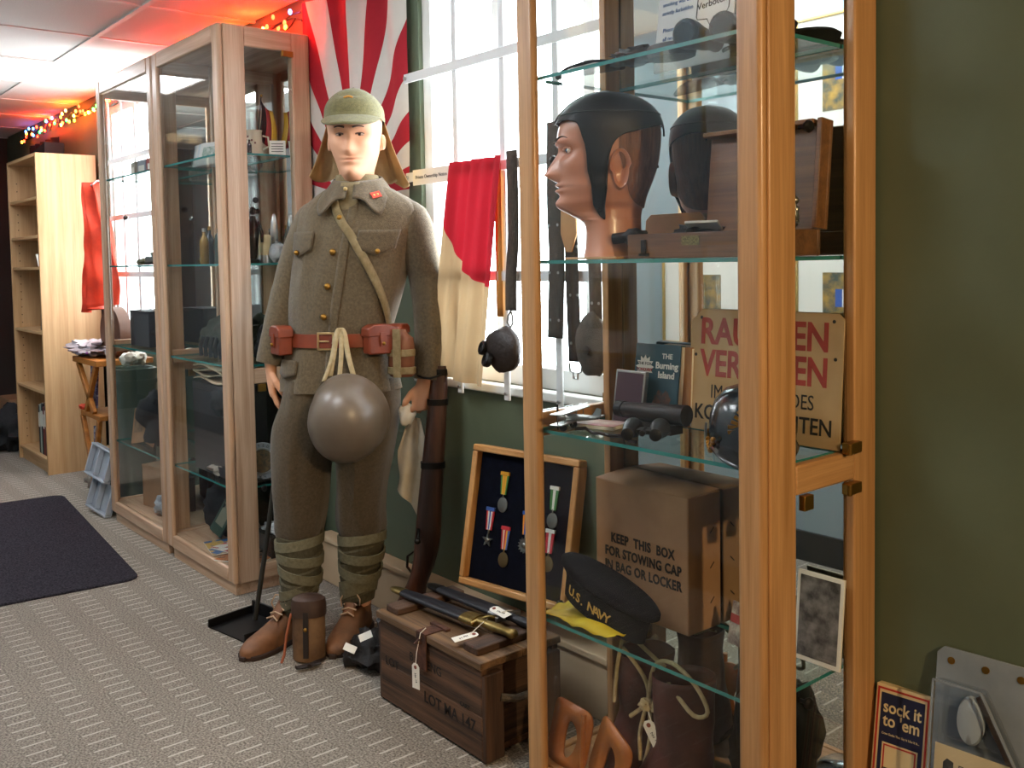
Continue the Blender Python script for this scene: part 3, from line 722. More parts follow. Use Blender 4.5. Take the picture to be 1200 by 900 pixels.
# trousers
TROU = mat('trouser_wool', '#594b36', .92, col2='#483c28', ns=120, bump=.35, bs=420, sheen=.2, spec=.15)
tr = MB(ML)
for path in ([(.88, .095, .0, .10, .115), (.80, .088, .0, .108, .125), (.72, .062, .0, .112, .12), (.62, .040, .005, .098, .108), (.52, .030, .015, .089, .098), (.44, .024, .025, .083, .09), (.385, .016, .032, .079, .082), (.35, .014, .036, .072, .074), (.33, .012, .04, .06, .06)],
             [(.88, .255, .01, .10, .115), (.80, .25, .01, .112, .125), (.72, .242, .015, .112, .12), (.62, .240, .025, .092, .108), (.52, .226, .045, .080, .098), (.44, .215, .06, .078, .09), (.385, .212, .07, .08, .084), (.35, .212, .078, .073, .074), (.33, .211, .08, .06, .06)]):
    keys = sorted(path); rings = []
    for i in range(40):
        z = .33+.55*i/39; cx, cy, hx, hy = smooth_lerp(keys, z); rg = ring(cx, cy, z, hx, hy, 44, 2.1)
        for k, p in enumerate(rg):
            a = 2*math.pi*k/44; d = Vector((math.cos(a), math.sin(a), 0))
            rg[k] = p+d*(.008*noise.noise(Vector((math.cos(a)*2.5+cx*9, math.sin(a)*2.5, z*5)))+.006*math.exp(-((math.atan2(math.sin(a+math.pi/2), math.cos(a+math.pi/2)))/.07)**2)*(1 if z > .42 else 0))
        rings.append(rg)
    tr.loft(rings)
TRO = tr.build('trousers', TROU, MAN, smooth=60)
# puttees
PUT = mat('puttee_wool', '#5b5540', .95, col2='#4a4533', ns=90, bump=.4, bs=350)
PUTL = mat('puttee_tape', '#7d7860', .95, col2='#6b664f', ns=90, bump=.3, bs=350)
def puttee(keys, seed):
    keys = sorted(keys); b_ = MB(ML); rings = []; N_ = 40
    for i in range(N_+1):
        z = .095+(.375-.095)*i/N_; cx, cy, hx, hy = smooth_lerp(keys, z); s = (i % 6)/6*.006; rg = ring(cx, cy, z, hx+s, hy+s, 36, 2.0)
        rings.append([p+Vector((0, 0, .02*math.sin(2*math.pi*k/36+seed))) for k, p in enumerate(rg)])
    b_.loft(rings); o = b_.build('puttee', PUT, MAN, smooth=35)
    for j, (z, tl) in enumerate(((.335, .012), (.282, -.010), (.228, -.022), (.175, .025), (.142, .03))):
        b2 = MB(ML); rr_ = []
        for dz, of in ((-.016, .002), (-.016, .0085), (.016, .0085), (.016, .002)):
            cx, cy, hx, hy = smooth_lerp(keys, z+dz); rr_.append([p+Vector((0, 0, tl*math.cos(2*math.pi*k/36+.4*seed))) for k, p in enumerate(ring(cx, cy, z+dz, hx+of, hy+of, 36, 2.))])
        b2.loft(rr_, False, False); b2.build('wrap_band', PUTL, o, smooth=35)
puttee([(.09, -.002, .058, .052, .056), (.14, .003, .05, .056, .062), (.24, .01, .042, .066, .07), (.33, .012, .036, .073, .076), (.40, .014, .034, .074, .077)], 0.)
puttee([(.09, .186, .118, .050, .056), (.14, .187, .11, .054, .06), (.24, .20, .095, .066, .07), (.33, .212, .08, .073, .076), (.40, .212, .076, .074, .077)], 2.)
# shoes
SHOE = mat('shoe_leather', '#875a38', .62, col2='#664227', ns=10, bump=.12, bs=60)
SOLE = mat('shoe_sole', '#33231a', .7); LACE = mat('shoe_lace', '#c8a98a', .8)
def shoe(m, name='shoe'):
    secs = [(.075, .020, .05), (.065, .032, .085), (.04, .038, .118), (.0, .040, .128), (-.03, .041, .112), (-.06, .043, .092), (-.10, .047, .074), (-.14, .047, .062), (-.175, .042, .054), (-.20, .033, .044), (-.217, .020, .034), (-.223, .008, .026)]
    b_ = MB(m); rings = []
    for i in range(45):
        y = -.223+.298*i/44; w, h = smooth_lerp(sorted(secs), y); rg = []
        for k in range(24):
            a = 2*math.pi*k/24; ca, sa = math.cos(a), math.sin(a)
            rg.append(Vector((w*math.copysign(abs(ca)**.8, ca), y, .018+(h-.018)*(max(0, sa)**.75) if sa > 0 else .012)))
        rings.append(rg)
    b_.loft(rings); o = b_.build(name, SHOE, MAN, smooth=60)
    b_ = MB(m); rings = []
    for i in range(30):
        y = -.229+.31*i/29; w, h = smooth_lerp(sorted(secs), min(max(y, -.222), .074)); w = w+.007
        if y < -.215: w = .012
        rings.append([Vector((-w, y, .001)), Vector((w, y, .001)), Vector((w, y, .016)), Vector((-w, y, .016))])
    b_.loft(rings); b_.build('sole', SOLE, o, bevel=.002)
    b_ = MB(m); b_.loft([ring(0, .02, z, r1, r2, 20) for z, r1, r2 in ((.07, .040, .052), (.11, .042, .055), (.15, .043, .056), (.152, .038, .05), (.11, .036, .048))], False, False); b_.build('ankle_shaft', SHOE, o, smooth=60)
    tg = MB(m); tg.grid(lambda u, v: Vector((-.020+.04*u, -.085+.055*v, .088+.052*v+.006*math.sin(math.pi*u))), 4, 6); tg.build('tongue', SHOE, o, solid=.003)
    for k in range(5):
        y = -.088+.017*k; z = .092+.0115*k; b2 = MB(m); sgn = 1 if k % 2 else -1
        b2.tube([(-.024, y, z-.002), (0, y-.004*sgn, z+.007), (.024, y+.004*sgn, z-.002)], .0026, 6); b2.build('lace', LACE, o)
    b2 = MB(m); b2.tube([(.0, -.03, .148), (.02, -.055, .155), (.035, -.06, .135), (.03, -.05, .11)], .0024, 6); b2.tube([(.0, -.03, .148), (-.02, -.05, .157), (-.034, -.055, .13), (-.036, -.04, .10)], .0024, 6); b2.build('lace', LACE, o)
shoe(ML @ T(-.030, .055, 0) @ RZ(-24)); shoe(ML @ T(.178, .11, 0) @ RZ(-5))
# field cap with neck flaps
CAPW = mat('cap_wool', '#726c40', .92, col2='#5d5733', ns=110, bump=.35, bs=420, sheen=.2)
def capfn(u, v):
    t = 360*u; zl = .70+.03*math.cos(R(t))-.05*(1-math.cos(R(t)))/2; z = zl+(.998-zl)*min(v*1.0, 1)
    p = S1(t, z, .022); bulge = .018*math.sin(math.pi*min(v*1.15, 1))-.03*v*v
    d = Vector((p.x, p.y, 0)); d = d.normalized() if d.length > 1e-4 else d
    front = max(0, math.cos(R(t)))
    p += d*bulge+Vector((0, 0, .075*v+.045*front*math.sin(math.pi*v)))
    p.z -= .035*math.exp(-((abs(t-180)-180)/30)**2)*math.exp(-((v-.62)/.12)**2)
    return HM @ (p*HH)
b = MB(); b.grid(capfn, 64, 22); CAP = b.build('field_cap', CAPW, MAN, solid=.003, smooth=60, offset=0.)
def brim(u, v):
    t = -72+144*u; p0 = S1(t, .705+.028*math.cos(R(t)), .03); k = math.cos(R(t*1.2)); k = max(k, 0)
    d = Vector((p0.x*.45, p0.y, 0)).normalized(); p = p0+d*(.25*k*v)+Vector((0, 0, -.085*k*v-.03*k*v*v-.05*abs(math.sin(R(t)))*v*k)); return HM @ (p*HH)
b = MB(); b.grid(brim, 32, 8); b.build('cap_brim', CAPW, CAP, solid=.006, smooth=60)
b = MB(); b.loft([[HM @ (S1(360*k/64, .70+.03*math.cos(R(360*k/64))-.05*(1-math.cos(R(360*k/64)))/2+dz, of)*HH) for k in range(64)] for dz, of in ((-.008, .030), (-.008, .038), (.045, .040), (.045, .030))], False, False); b.build('cap_band', CAPW, CAP, smooth=50)
b = MB(); pc = capfn(0.0, .50); b.tube([pc+HM.to_3x3() @ Vector((dx, -.0035, .004-dx*dx*22)) for dx in (-.014, -.007, 0, .007, .014)], .003, 6); b.build('cap_badge', mat('badge_thread', '#c78b3a', .7), CAP)
FLAP = mat('flap_cotton', '#c9ad80', .9, col2='#b4946a', ns=14, bump=.15, bs=200, trans=.25)
def flap(t0, t1, seed, L):
    def fn(u, v):
        t = t0+(t1-t0)*u; p0 = S1(t, .66, .035); d = Vector((p0.x, p0.y, 0)).normalized(); w_ = .012*math.sin(u*9+seed)+.02*noise.noise(Vector((u*4, v*2, seed)))
        p = p0+d*(.20*v+.08*v*v+w_*v)+Vector((0, 0, -L*v-.06*v*math.sin(u*3.1)+.03*u*v)); return HM @ (p*HH)
    b_ = MB(); b_.grid(fn, 18, 18); b_.build('neck_flap', FLAP, CAP, solid=.002, smooth=60)
flap(98, 140, 1., .78); flap(132, 178, 4., .72); flap(-138, -96, 2., .68); flap(-178, -130, 7., .66)
# ---------------------------------------------------------------- helmet hung from the belt
HLM = mat('helmet_paint', '#6f6254', .34, col2='#615547', ns=7, spec=.6, bump=.02, bs=200)
hx = ML @ T(.238, -.125, .775) @ RY(8) @ RX(108)
he = thing('steel_helmet', 'smooth brown steel helmet hanging from the mannequin belt', 'helmet', hx.translation)
b = MB(hx); pf = [(.132, -.012), (.1335, -.006), (.130, .0), (.128, .02), (.125, .05), (.117, .08), (.101, .11), (.078, .132), (.05, .147), (.025, .153), (.0, .155)]
b.lathe(pf+[], (0, 0, 0), 48, None, .94, 1.04)
b.lathe([(.1325, -.012), (.128, -.006), (.122, .05), (.113, .08), (.097, .108), (.074, .128), (.046, .142), (0, .150)], (0, 0, 0), 48, None, .94, 1.04)
ho = b.build('helmet_shell', HLM, he, smooth=60)
for x, y, z in ((.05, .105, .052), (-.07, -.085, .06), (.075, -.08, .06)):
    MB(hx).sphere((x, y, z), .004, 8, 6).build('rivet', HLM, ho)
TIE = mat('cotton_tie', '#cdbb95', .9, col2='#b9a67e', ns=60, bump=.2, bs=200)
def rib(pts, w, parent, m=TIE, name='tie', side=(1, 0, 0)):
    pts = [Vector(p) for p in pts]; sd = Vector(side).normalized()
    b_ = MB(); n_ = (len(pts)-1)*6
    def at(u):
        k = u*(len(pts)-1); i = min(int(k), len(pts)-2); f = k-i; P = [pts[max(i-1, 0)], pts[i], pts[i+1], pts[min(i+2, len(pts)-1)]]
        return .5*((2*P[1])+(P[2]-P[0])*f+(2*P[0]-5*P[1]+4*P[2]-P[3])*f*f+(3*P[1]-P[0]-3*P[2]+P[3])*f**3)
    b_.grid(lambda u, v: at(u)+sd*w*(v-.5), n_, 2); return b_.build(name, m, parent, solid=.0025, smooth=60, offset=0.)
xw = ML.to_3x3() @ Vector((1, 0, 0))
def Lp(x, y, z): return ML @ Vector((x, y, z))
rib([Lp(.185, -.145, .90), Lp(.20, -.150, .97), Lp(.212, -.150, 1.035), Lp(.220, -.146, 1.043), Lp(.224, -.150, 1.03), Lp(.222, -.152, .96), Lp(.215, -.150, .90)], .014, he, side=xw)
rib([Lp(.20, -.148, 1.00), Lp(.216, -.151, 1.045), Lp(.232, -.150, 1.035), Lp(.245, -.152, .96), Lp(.262, -.152, .89)], .016, he, side=xw)
rib([Lp(.205, -.142, 1.03), Lp(.19, -.148, .95), Lp(.165, -.150, .885)], .013, he, side=xw)

# ---------------------------------------------------------------- rifle leaning on the wall
rf = thing('rifle', 'old bolt-action rifle with dark wooden stock leaning beside the mannequin hand', 'rifle', (-2.62, 1.66, 0))
STK = wood('rifle_wood', '#4c2b1c', '#29150d', 'z', .35, coat=.3)
GUN = mat('gun_metal', '#2a2724', .35, .8)
rx_, fx_ = Vector((.6355, .772, 0)), Vector((-.772, .6355, 0))
path = [(-2.60, 1.655, .012, .062, .022), (-2.585, 1.66, .09, .056, .022), (-2.562, 1.668, .16, .044, .021), (-2.538, 1.678, .22, .033, .02), (-2.520, 1.690, .28, .036, .022), (-2.510, 1.70, .36, .041, .024), (-2.505, 1.712, .50, .038, .024), (-2.50, 1.728, .66, .034, .023), (-2.496, 1.745, .83, .029, .021), (-2.494, 1.752, .915, .025, .018)]
keys = sorted([(p[2],)+p for p in path]); b = MB(); rings = []
for i in range(50):
    z = .012+(.915-.012)*i/49; x, y, zz, w_, d_ = smooth_lerp(keys, z); rg = []
    for k in range(18):
        a = 2*math.pi*k/18; ca, sa = math.cos(a), math.sin(a); rg.append(Vector((x, y, z))+rx_*(w_*math.copysign(abs(ca)**.7, ca))+fx_*(d_*math.copysign(abs(sa)**.7, sa)))
    rings.append(rg)
b.loft(rings); so = b.build('stock', STK, rf, smooth=60)
MB().tube([(-2.507, 1.70, .36), (-2.50, 1.745, .915), (-2.494, 1.768, 1.215)], [.013, .011, .009], 14).build('barrel', GUN, rf)
MB().tube([(-2.494, 1.768, 1.195), (-2.494, 1.768, 1.215)], .013, 12).build('front_sight', GUN, rf)
for z in (.895, .80, .60):
    x, y, zz, w_, d_ = smooth_lerp(keys, z); b = MB(); rr = []
    for dz, o_ in ((-.010, .001), (-.010, .004), (.010, .004), (.010, .001)):
        rr.append([Vector((x, y, z+dz))+rx_*((w_+o_)*math.cos(2*math.pi*k/20))+fx_*((d_+o_)*math.sin(2*math.pi*k/20))*1.05 for k in range(20)])
    b.loft(rr, False, False); b.build('barrel_band', GUN, rf)
c0 = Vector((-2.545, 1.665, .30)); b = MB(); b.tube([c0+rx_*(.028), c0+rx_*(.004)+Vector((0, 0, .020)), c0+rx_*(-.016)+Vector((0, 0, .006)), c0+rx_*(-.018)+Vector((0, 0, -.028)), c0+rx_*(-.002)+Vector((0, 0, -.05)), c0+rx_*(.018)+Vector((0, 0, -.055))], .0045, 8); b.build('trigger_guard', GUN, rf)
b = MB(); b.tube([c0+rx_*.016+Vector((0, 0, -.005)), c0+Vector((0, 0, -.014)), c0+rx_*.003+Vector((0, 0, -.028))], .003, 6); b.build('trigger', GUN, rf)
b = MB(); q = Vector((-2.52, 1.675, .40)); b.tube([q, q-fx_*.03+Vector((0, 0, -.01)), q-fx_*.045+Vector((0, 0, -.025))], [.006, .006, .006], 8); b.sphere(q-fx_*.048+Vector((0, 0, -.028)), .011, 10, 8); b.build('bolt_handle', GUN, rf)
b = MB(); wr_ = ML @ Vector((.468, -.02, .885)); b.tube([wr_+Vector((.04*math.cos(a*.5236), .04*math.sin(a*.5236), .004*math.sin(a))) for a in range(12)], .0035, 6, closed=True); b.tube([wr_+Vector((-.03, .03, 0)), Vector((-2.505, 1.72, .90))], .0035, 6); b.build('sling_cord', BLACKM, rf)

# ---------------------------------------------------------------- white cloth held in his hand
CLOTHW = mat('handkerchief', '#e6dfce', .9, col2='#d4cab4', ns=10, bump=.15, bs=150, trans=.2)
hk = ML @ T(.405, .015, .765)
b = MB(hk); b.lump((-.012, -.03, -.005), (.026, .024, .038), .3, 1.6, 3., 24, 16)
def hkf(u, v):
    w_ = .020+.034*min(v*2.2, 1.); x = (u-.5)*2*w_-.006*v+.006+.012*noise.noise(Vector((u*3, v*3, 1))); y = .016*math.sin(u*11+v*3)*(.4+.6*v)-.005
    return Vector((x, y, -.02-.34*v*(1-.42*abs(u-.70)**.8)))
b.grid(hkf, 26, 26); b.build('handkerchief', CLOTHW, smooth=60, solid=.0015, label='crumpled white handkerchief dangling from the mannequin left hand', cat='handkerchief')

# ---------------------------------------------------------------- flags
def flag_mat(name, kind, c0, c1, p):
    m = bpy.data.materials.new(name); m.use_nodes = True; nt = m.node_tree; N = nt.nodes; Lk = nt.links; b_ = N['Principled BSDF']; b_.inputs['Roughness'].default_value = .85
    tc = N.new('ShaderNodeTexCoord'); sp = N.new('ShaderNodeSeparateXYZ'); Lk.new(tc.outputs['Object'], sp.inputs[0])
    def mt(op, a, c=None):
        n = N.new('ShaderNodeMath'); n.operation = op
        for i, q in enumerate((a, c)):
            if q is None: continue
            if isinstance(q, (int, float)): n.inputs[i].default_value = q
            else: Lk.new(q, n.inputs[i])
        return n.outputs[0]
    x = mt('SUBTRACT', sp.outputs['X'], p[0]); z = mt('SUBTRACT', sp.outputs['Z'], p[1])
    d = mt('SQRT', mt('ADD', mt('MULTIPLY', x, x), mt('MULTIPLY', z, z))); disc = mt('LESS_THAN', d, p[2])
    if kind == 'rays':
        ray = mt('GREATER_THAN', mt('SINE', mt('MULTIPLY', mt('ARCTAN2', z, x), 16.)), 0.); fac = mt('MAXIMUM', disc, ray)
    else: fac = disc
    nz = N.new('ShaderNodeTexNoise'); nz.inputs['Scale'].default_value = 9; Lk.new(tc.outputs['Object'], nz.inputs['Vector'])
    mx = N.new('ShaderNodeMix'); mx.data_type = 'RGBA'; Lk.new(fac, mx.inputs['Factor']); mx.inputs['A'].default_value = lin(c0); mx.inputs['B'].default_value = lin(c1)
    m2 = N.new('ShaderNodeMix'); m2.data_type = 'RGBA'; m2.blend_type = 'MULTIPLY'; m2.inputs['Factor'].default_value = .18; Lk.new(mx.outputs['Result'], m2.inputs['A']); Lk.new(nz.outputs['Fac'], m2.inputs['B'])
    Lk.new(m2.outputs['Result'], b_.inputs['Base Color'])
    tl = N.new('ShaderNodeBsdfTranslucent'); Lk.new(m2.outputs['Result'], tl.inputs[0]); ms = N.new('ShaderNodeMixShader'); ms.inputs[0].default_value = p[3]
    Lk.new(b_.outputs[0], ms.inputs[1]); Lk.new(tl.outputs[0], ms.inputs[2]); Lk.new(ms.outputs[0], N['Material Output'].inputs['Surface'])
    n3 = N.new('ShaderNodeTexNoise'); n3.inputs['Scale'].default_value = 18; n3.inputs['Detail'].default_value = 3; Lk.new(tc.outputs['Object'], n3.inputs['Vector'])
    bp = N.new('ShaderNodeBump'); bp.inputs['Strength'].default_value = .35; bp.inputs['Distance'].default_value = .01; Lk.new(n3.outputs['Fac'], bp.inputs['Height']); Lk.new(bp.outputs[0], b_.inputs['Normal'])
    return m
fb = MB(); x0, x1, z0, z1 = -3.485, -2.72, 1.36, 2.27
def flagfn(u, v):
    x = x0+(x1-x0)*u; z = z0+(z1-z0)*v; w_ = .010*math.sin(u*17+v*1.5)+.012*math.sin(u*31+v*2.2)*v+.01*noise.noise(Vector((u*4, v*4, 0)))
    return Vector((x+.012*math.sin(v*5)*(1 if u > .5 else -1)*.5, 1.806+w_*.6, z-.015*abs(math.sin(u*9.4))*v))
fb.grid(flagfn, 90, 70)
fb.build('rising_sun_flag', flag_mat('rays_cloth', 'rays', '#e4dfd6', '#b5162a', (.0, .13, .10, .06)), smooth=60, label='red and white sunray flag pinned to the wall behind the mannequin', cat='flag')
jb = MB(); jx0, jx1, jz0, jz1 = -2.555, -2.20, .885, 1.55
def jf(u, v):
    sk = .135*v; x = jx0+sk+(jx1-jx0-sk+(.03*v-.085*(1-v)*(1 if u > .0 else 0))*1.0)*u; z = jz0+(jz1-jz0)*v-.02*u*(1-v)
    return Vector((x, 1.757-.012*math.sin(u*13+v)*(1-.4*v)-.006*math.sin(u*29), z))
jb.grid(jf, 50, 50); jb.v += []
jb.build('sun_disc_flag', flag_mat('disc_cloth', 'disc', '#bfa27a', '#b41a2a', (.155, .545, .245, .10)), smooth=60, solid=0, label='faded cream flag with a red disc draped over the window bars', cat='flag')
b = MB(); b.grid(lambda u, v: Vector((-2.225+.03*u, 1.772+.004*math.sin(u*9), 1.08+.45*v)), 8, 10); b.build('cloth_strip', mat('ochre_cloth', '#c08440', .9, trans=.15), smooth=60, solid=.001, label='narrow ochre cloth strip hanging behind the red disc flag', cat='cloth')
nt_ = thing('paper_notice', 'small white folded paper notice taped to the window bar beside the flag', 'notice', (-2.54, 1.768, 1.50))
box('sheet', PAPER, -2.645, -2.44, 1.766, 1.7675, 1.495, 1.545, nt_, smooth=0)
text('Private Ownership Notice', .0165, T(-2.542, 1.7655, 1.520), INK, nt_)

# ---------------------------------------------------------------- belts and gear hung in the window
WEB = mat('dark_webbing', '#4a4137', .85, col2='#38312a', ns=60, bump=.3, bs=260)
DLEA = mat('dark_leather', '#2c2019', .5, col2='#1d1410', ns=12, bump=.15, bs=90)
TLEA = mat('tan_leather', '#b98a58', .55, col2='#a17343', ns=10, bump=.1)
def hang_belt(name, label, xs, zs, w, m, holes=True, y=1.762):
    t = thing(name, label, 'belt', (xs[0], y, zs[-1]), group='belts hung in the window')
    pts = [Vector((x, y, z)) for x, z in zip(xs, zs)]; o = rib(pts, w, t, m, 'webbing')
    if holes:
        for k in range(3):
            z = zs[-1]+.05+.13*k; x = xs[-1]
            for dx in (-w*.28, w*.28): MB().lathe([(.0025, 0), (.0042, 0), (.0042, .0015), (.0025, .0015)], (x+dx, y-.0015, z), 10, RX(90)).build('eyelet', STEEL, o)
    return t
hang_belt('web_belt', 'dark webbing strap hanging left of the cabinet post', [-2.13, -2.128, -2.13, -2.142, -2.145], [1.56, 1.42, 1.30, 1.20, 1.10], .048, WEB, False)
t2 = hang_belt('web_belt', 'wide black perforated belt seen through the cabinet end', [-1.945, -1.95, -1.945, -1.955], [1.62, 1.40, 1.25, 1.03], .062, WEB)
t3 = hang_belt('web_belt', 'brown frog belt ending in a wire hook behind the cabinet glass', [-1.885, -1.886, -1.883, -1.876], [1.50, 1.30, 1.15, .97], .05, DLEA)
b = MB(); b.tube([(-1.90, 1.762, .965), (-1.897, 1.762, .945), (-1.885, 1.762, .94), (-1.883, 1.762, .925), (-1.868, 1.762, .925), (-1.866, 1.762, .94), (-1.853, 1.762, .945), (-1.85, 1.762, .965)], .003, 6); b.build('wire_hook', STEEL, t3)
b = MB(T(-1.888, 1.755, 1.335)); b.prism([(-.028, .05), (.028, .05), (.032, -.02), (.012, -.07), (-.010, -.07), (-.03, -.02)], .006); b.build('leather_frog', TLEA, t3, bevel=.002)
t4 = hang_belt('ammunition_sling', 'olive canvas pouch on a strap at the window edge', [-1.80, -1.80, -1.797, -1.795], [1.50, 1.33, 1.20, 1.08], .045, WEB)
b = MB(T(-1.80, 1.752, 1.02)); b.lump((0, 0, 0), (.058, .022, .085), .12, 1.5, 2.); pw = b.build('pouch', WEB, t4); MB(T(-1.795, 1.727, 1.01)).lathe([(0, 0), (.012, 0), (.012, .004), (0, .005)], (0, 0, 0), 14, RX(90)).build('snap', DLEA, pw)
gm = thing('gas_mask', 'dark leather goggle mask dangling on a looped cord beside the cabinet post', 'mask', (-2.17, 1.75, .92))
b = MB(T(-2.165, 1.745, .985)); b.lump((0, 0, 0), (.072, .03, .068), .12, 1.4, 6.); g_ = b.build('mask_body', DLEA, gm)
for p in ((-2.228, 1.735, .985), (-2.185, 1.715, .955)):
    MB().lathe([(.0, 0), (.018, 0), (.022, .006), (.022, .018), (.017, .022), (.014, .014), (0, .013)], p, 18, RX(70) @ RY(-20)).build('lens_ring', BLACKM, g_)
MB().tube([(-2.145, 1.762, 1.10), (-2.158, 1.762, 1.085), (-2.16, 1.76, 1.065), (-2.147, 1.76, 1.05), (-2.135, 1.76, 1.065), (-2.14, 1.762, 1.085), (-2.146, 1.762, 1.10)], .003, 6).build('cord_loop', WEB, gm)
MB().tube([(-2.147, 1.76, 1.05), (-2.15, 1.755, 1.03), (-2.16, 1.75, 1.01)], .003, 6).build('hook', STEEL, gm)

# ---------------------------------------------------------------- dustpan, leather case, bundle at his feet
dp = thing('dustpan', 'black long-handled dustpan standing against the pale cabinet corner', 'dustpan', (-3.08, 1.36, 0))
dm = T(-3.085, 1.345, 0) @ RZ(10)
b = MB(dm); b.box(-.11, .11, -.09, .09, .001, .005); b.box(-.11, -.103, -.09, .09, .005, .03); b.box(.103, .11, -.09, .09, .005, .03); b.box(-.103, .103, .082, .09, .005, .05)
b.build('pan', BLACKM, dp, bevel=.002)
MB().tube([(-3.09, 1.37, .02), (-3.05, 1.40, .28), (-2.995, 1.43, .62)], .0085, 10).build('handle', mat('handle_paint', '#2c2b26', .5), dp)
lc = thing('leather_case', 'worn brown leather canister case standing between the shoes', 'leather case', (-2.705, 1.372, 0))
lm = T(-2.705, 1.375, 0) @ RZ(50) @ RX(-4) @ Matrix.Scale(.94, 4)
CASE = mat('case_leather', '#80603f', .65, col2='#4a301d', ns=9, bump=.2, bs=60, lo=.3, hi=.62)
b = MB(lm); b.lathe([(0, .004), (.050, .004), (.054, .012), (.055, .09), (.054, .165), (0, .168)], (0, 0, 0), 28, None, 1., .85); lo_ = b.build('case_body', CASE, lc)
b = MB(lm); b.lathe([(.0575, .150), (.0585, .155), (.059, .185), (.055, .205), (.040, .215), (0, .218)], (0, 0, 0), 28, None, 1., .85); b.build('case_lid', mat('case_lid_leather', '#4a3222', .6, col2='#33211a', ns=12, bump=.2), lc)
b = MB(lm); b.box(-.009, .009, -.052, -.047, .02, .17); st_ = b.build('buckle_strap', DLEA, lc, bevel=.001); MB(lm).sphere((0, -.055, .115), .007, 10, 6).build('stud', BRASS, st_)
MB(lm).tube([(-.055, -.02, .16), (-.068, -.035, .09), (-.074, -.04, .03), (-.082, -.05, .006)], .0045, 6).build('carry_strap', mat('strap_red', '#9a5434', .6), lc)
MB(lm).tube([(.05, .0, .006), (.02, -.085, .008), (-.02, -.10, .008), (.05, -.06, .010)], [.010, .012, .012, .010], 8, flat=.5).build('strap_end', DLEA, lc)
bu = thing('boot_bundle', 'heap of crumpled black leather gear with paper scraps beside the crate', 'bundle', (-2.50, 1.50, 0))
b = MB(); b.lump((-2.52, 1.50, .055), (.085, .07, .055), .5, 2.3, 1., floor=.002); b.lump((-2.45, 1.53, .09), (.06, .05, .085), .5, 2.3, 9., floor=.002); b.lump((-2.56, 1.47, .035), (.05, .045, .035), .4, 2., 5., floor=.002)
bo = b.build('leather_heap', mat('bundle_leather', '#241f1e', .55, col2='#171414', ns=16, bump=.4, bs=50), bu, smooth=60)
for p, a in (((-2.535, 1.425, .075), 20), ((-2.475, 1.445, .125), -25)): MB(T(*p) @ RZ(45) @ RX(-35) @ RY(a)).cbox((0, 0, 0), (.04, .001, .022)).build('paper_scrap', PAPER, bo)
# ---------------------------------------------------------------- wooden crate
CRW = wood('crate_wood', '#6a4a32', '#27180f', 'x', .75, bump=.5); CRY = wood('crate_wood_y', '#5f4431', '#2f2018', 'y', .75, bump=.5); CRZ = wood('crate_wood_z', '#553b2a', '#2a1c14', 'z', .75, bump=.5)
CRL = wood('crate_lid_wood', '#80603f', '#44301f', 'x', .7, bump=.4)
cr = thing('wooden_crate', 'dark weathered wooden ammunition crate on the carpet carrying the swords', 'crate', (-2.08, 1.52, 0))
cx0, cx1, cy0, cy1 = -2.315, -1.845, 1.40, 1.655
for z0, z1 in ((.008, .118), (.120, .238)):
    box('front_plank', CRW, cx0, cx1, cy0, cy0+.02, z0, z1, cr, .003); box('back_plank', CRW, cx0, cx1, cy1-.02, cy1, z0, z1, cr, .003)
    for x in (cx0+.015, cx1-.035): box('end_plank', CRY, x, x+.02, cy0+.02, cy1-.02, z0, z1, cr, .003)
box('bottom_board', CRW, cx0+.01, cx1-.01, cy0+.021, cy1-.021, .010, .024, cr)
for y in (cy0+.002, cy1-.062): box('end_cleat', CRZ, cx1-.015, cx1+.012, y, y+.06, .004, .225, cr, .003)
for y in (cy0+.002, cy1-.062): box('end_cleat', CRZ, cx0-.012, cx0+.015, y, y+.06, .004, .225, cr, .003)
MB().tube([(cx1+.012, cy0+.05, .16), (cx1+.028, cy0+.09, .15), (cx1+.03, cy0+.14, .15), (cx1+.012, cy0+.2, .16)], .010, 8).build('rope_handle', mat('old_rope', '#5d5345', .95, col2='#463e33', ns=90, bump=.5), cr)
for y0_, y1_ in ((cy0-.008, cy0+.128), (cy0+.130, cy1+.004)): box('lid_plank', CRL, cx0-.008, cx1+.008, y0_, y1_, .240, .260, cr, .003)
for x in (cx0+.015, cx1-.09): box('lid_batten', CRY, x, x+.06, cy0+.012, cy1-.01, .260, .280, cr, .004)
RUST = mat('rusty_iron', '#6a4230', .8, .3, col2='#3d2720', ns=30, bump=.3)
hs = MB(); hs.box(-2.115, -2.07, cy0-.011, cy0-.008, .165, .262); hs.box(-2.115, -2.07, cy0-.011, cy0+.05, .260, .2635); hs.box(-2.13, -2.055, cy0+.045, cy0+.06, .260, .267); hs.tube([(-2.0925, cy0-.01, .235), (-2.0925, cy0-.03, .24), (-2.0925, cy0-.01, .25)], .004, 6)
hs.build('hasp', RUST, cr, bevel=.001)
STEN = mat('stencil_ink', '#17110d', .8)
text('LOT MA 147', .042, T(-1.985, cy0-.0006, .085), STEN, cr, bold=.0006); text('CART', .016, T(-1.915, cy0-.0006, .125), STEN, cr, bold=.0003); text('LOT', .036, T(-2.255, cy0-.0006, .125), STEN, cr)
text('B SPRENG', .034, T(-2.09, cy0-.0006, .175), STEN, cr)
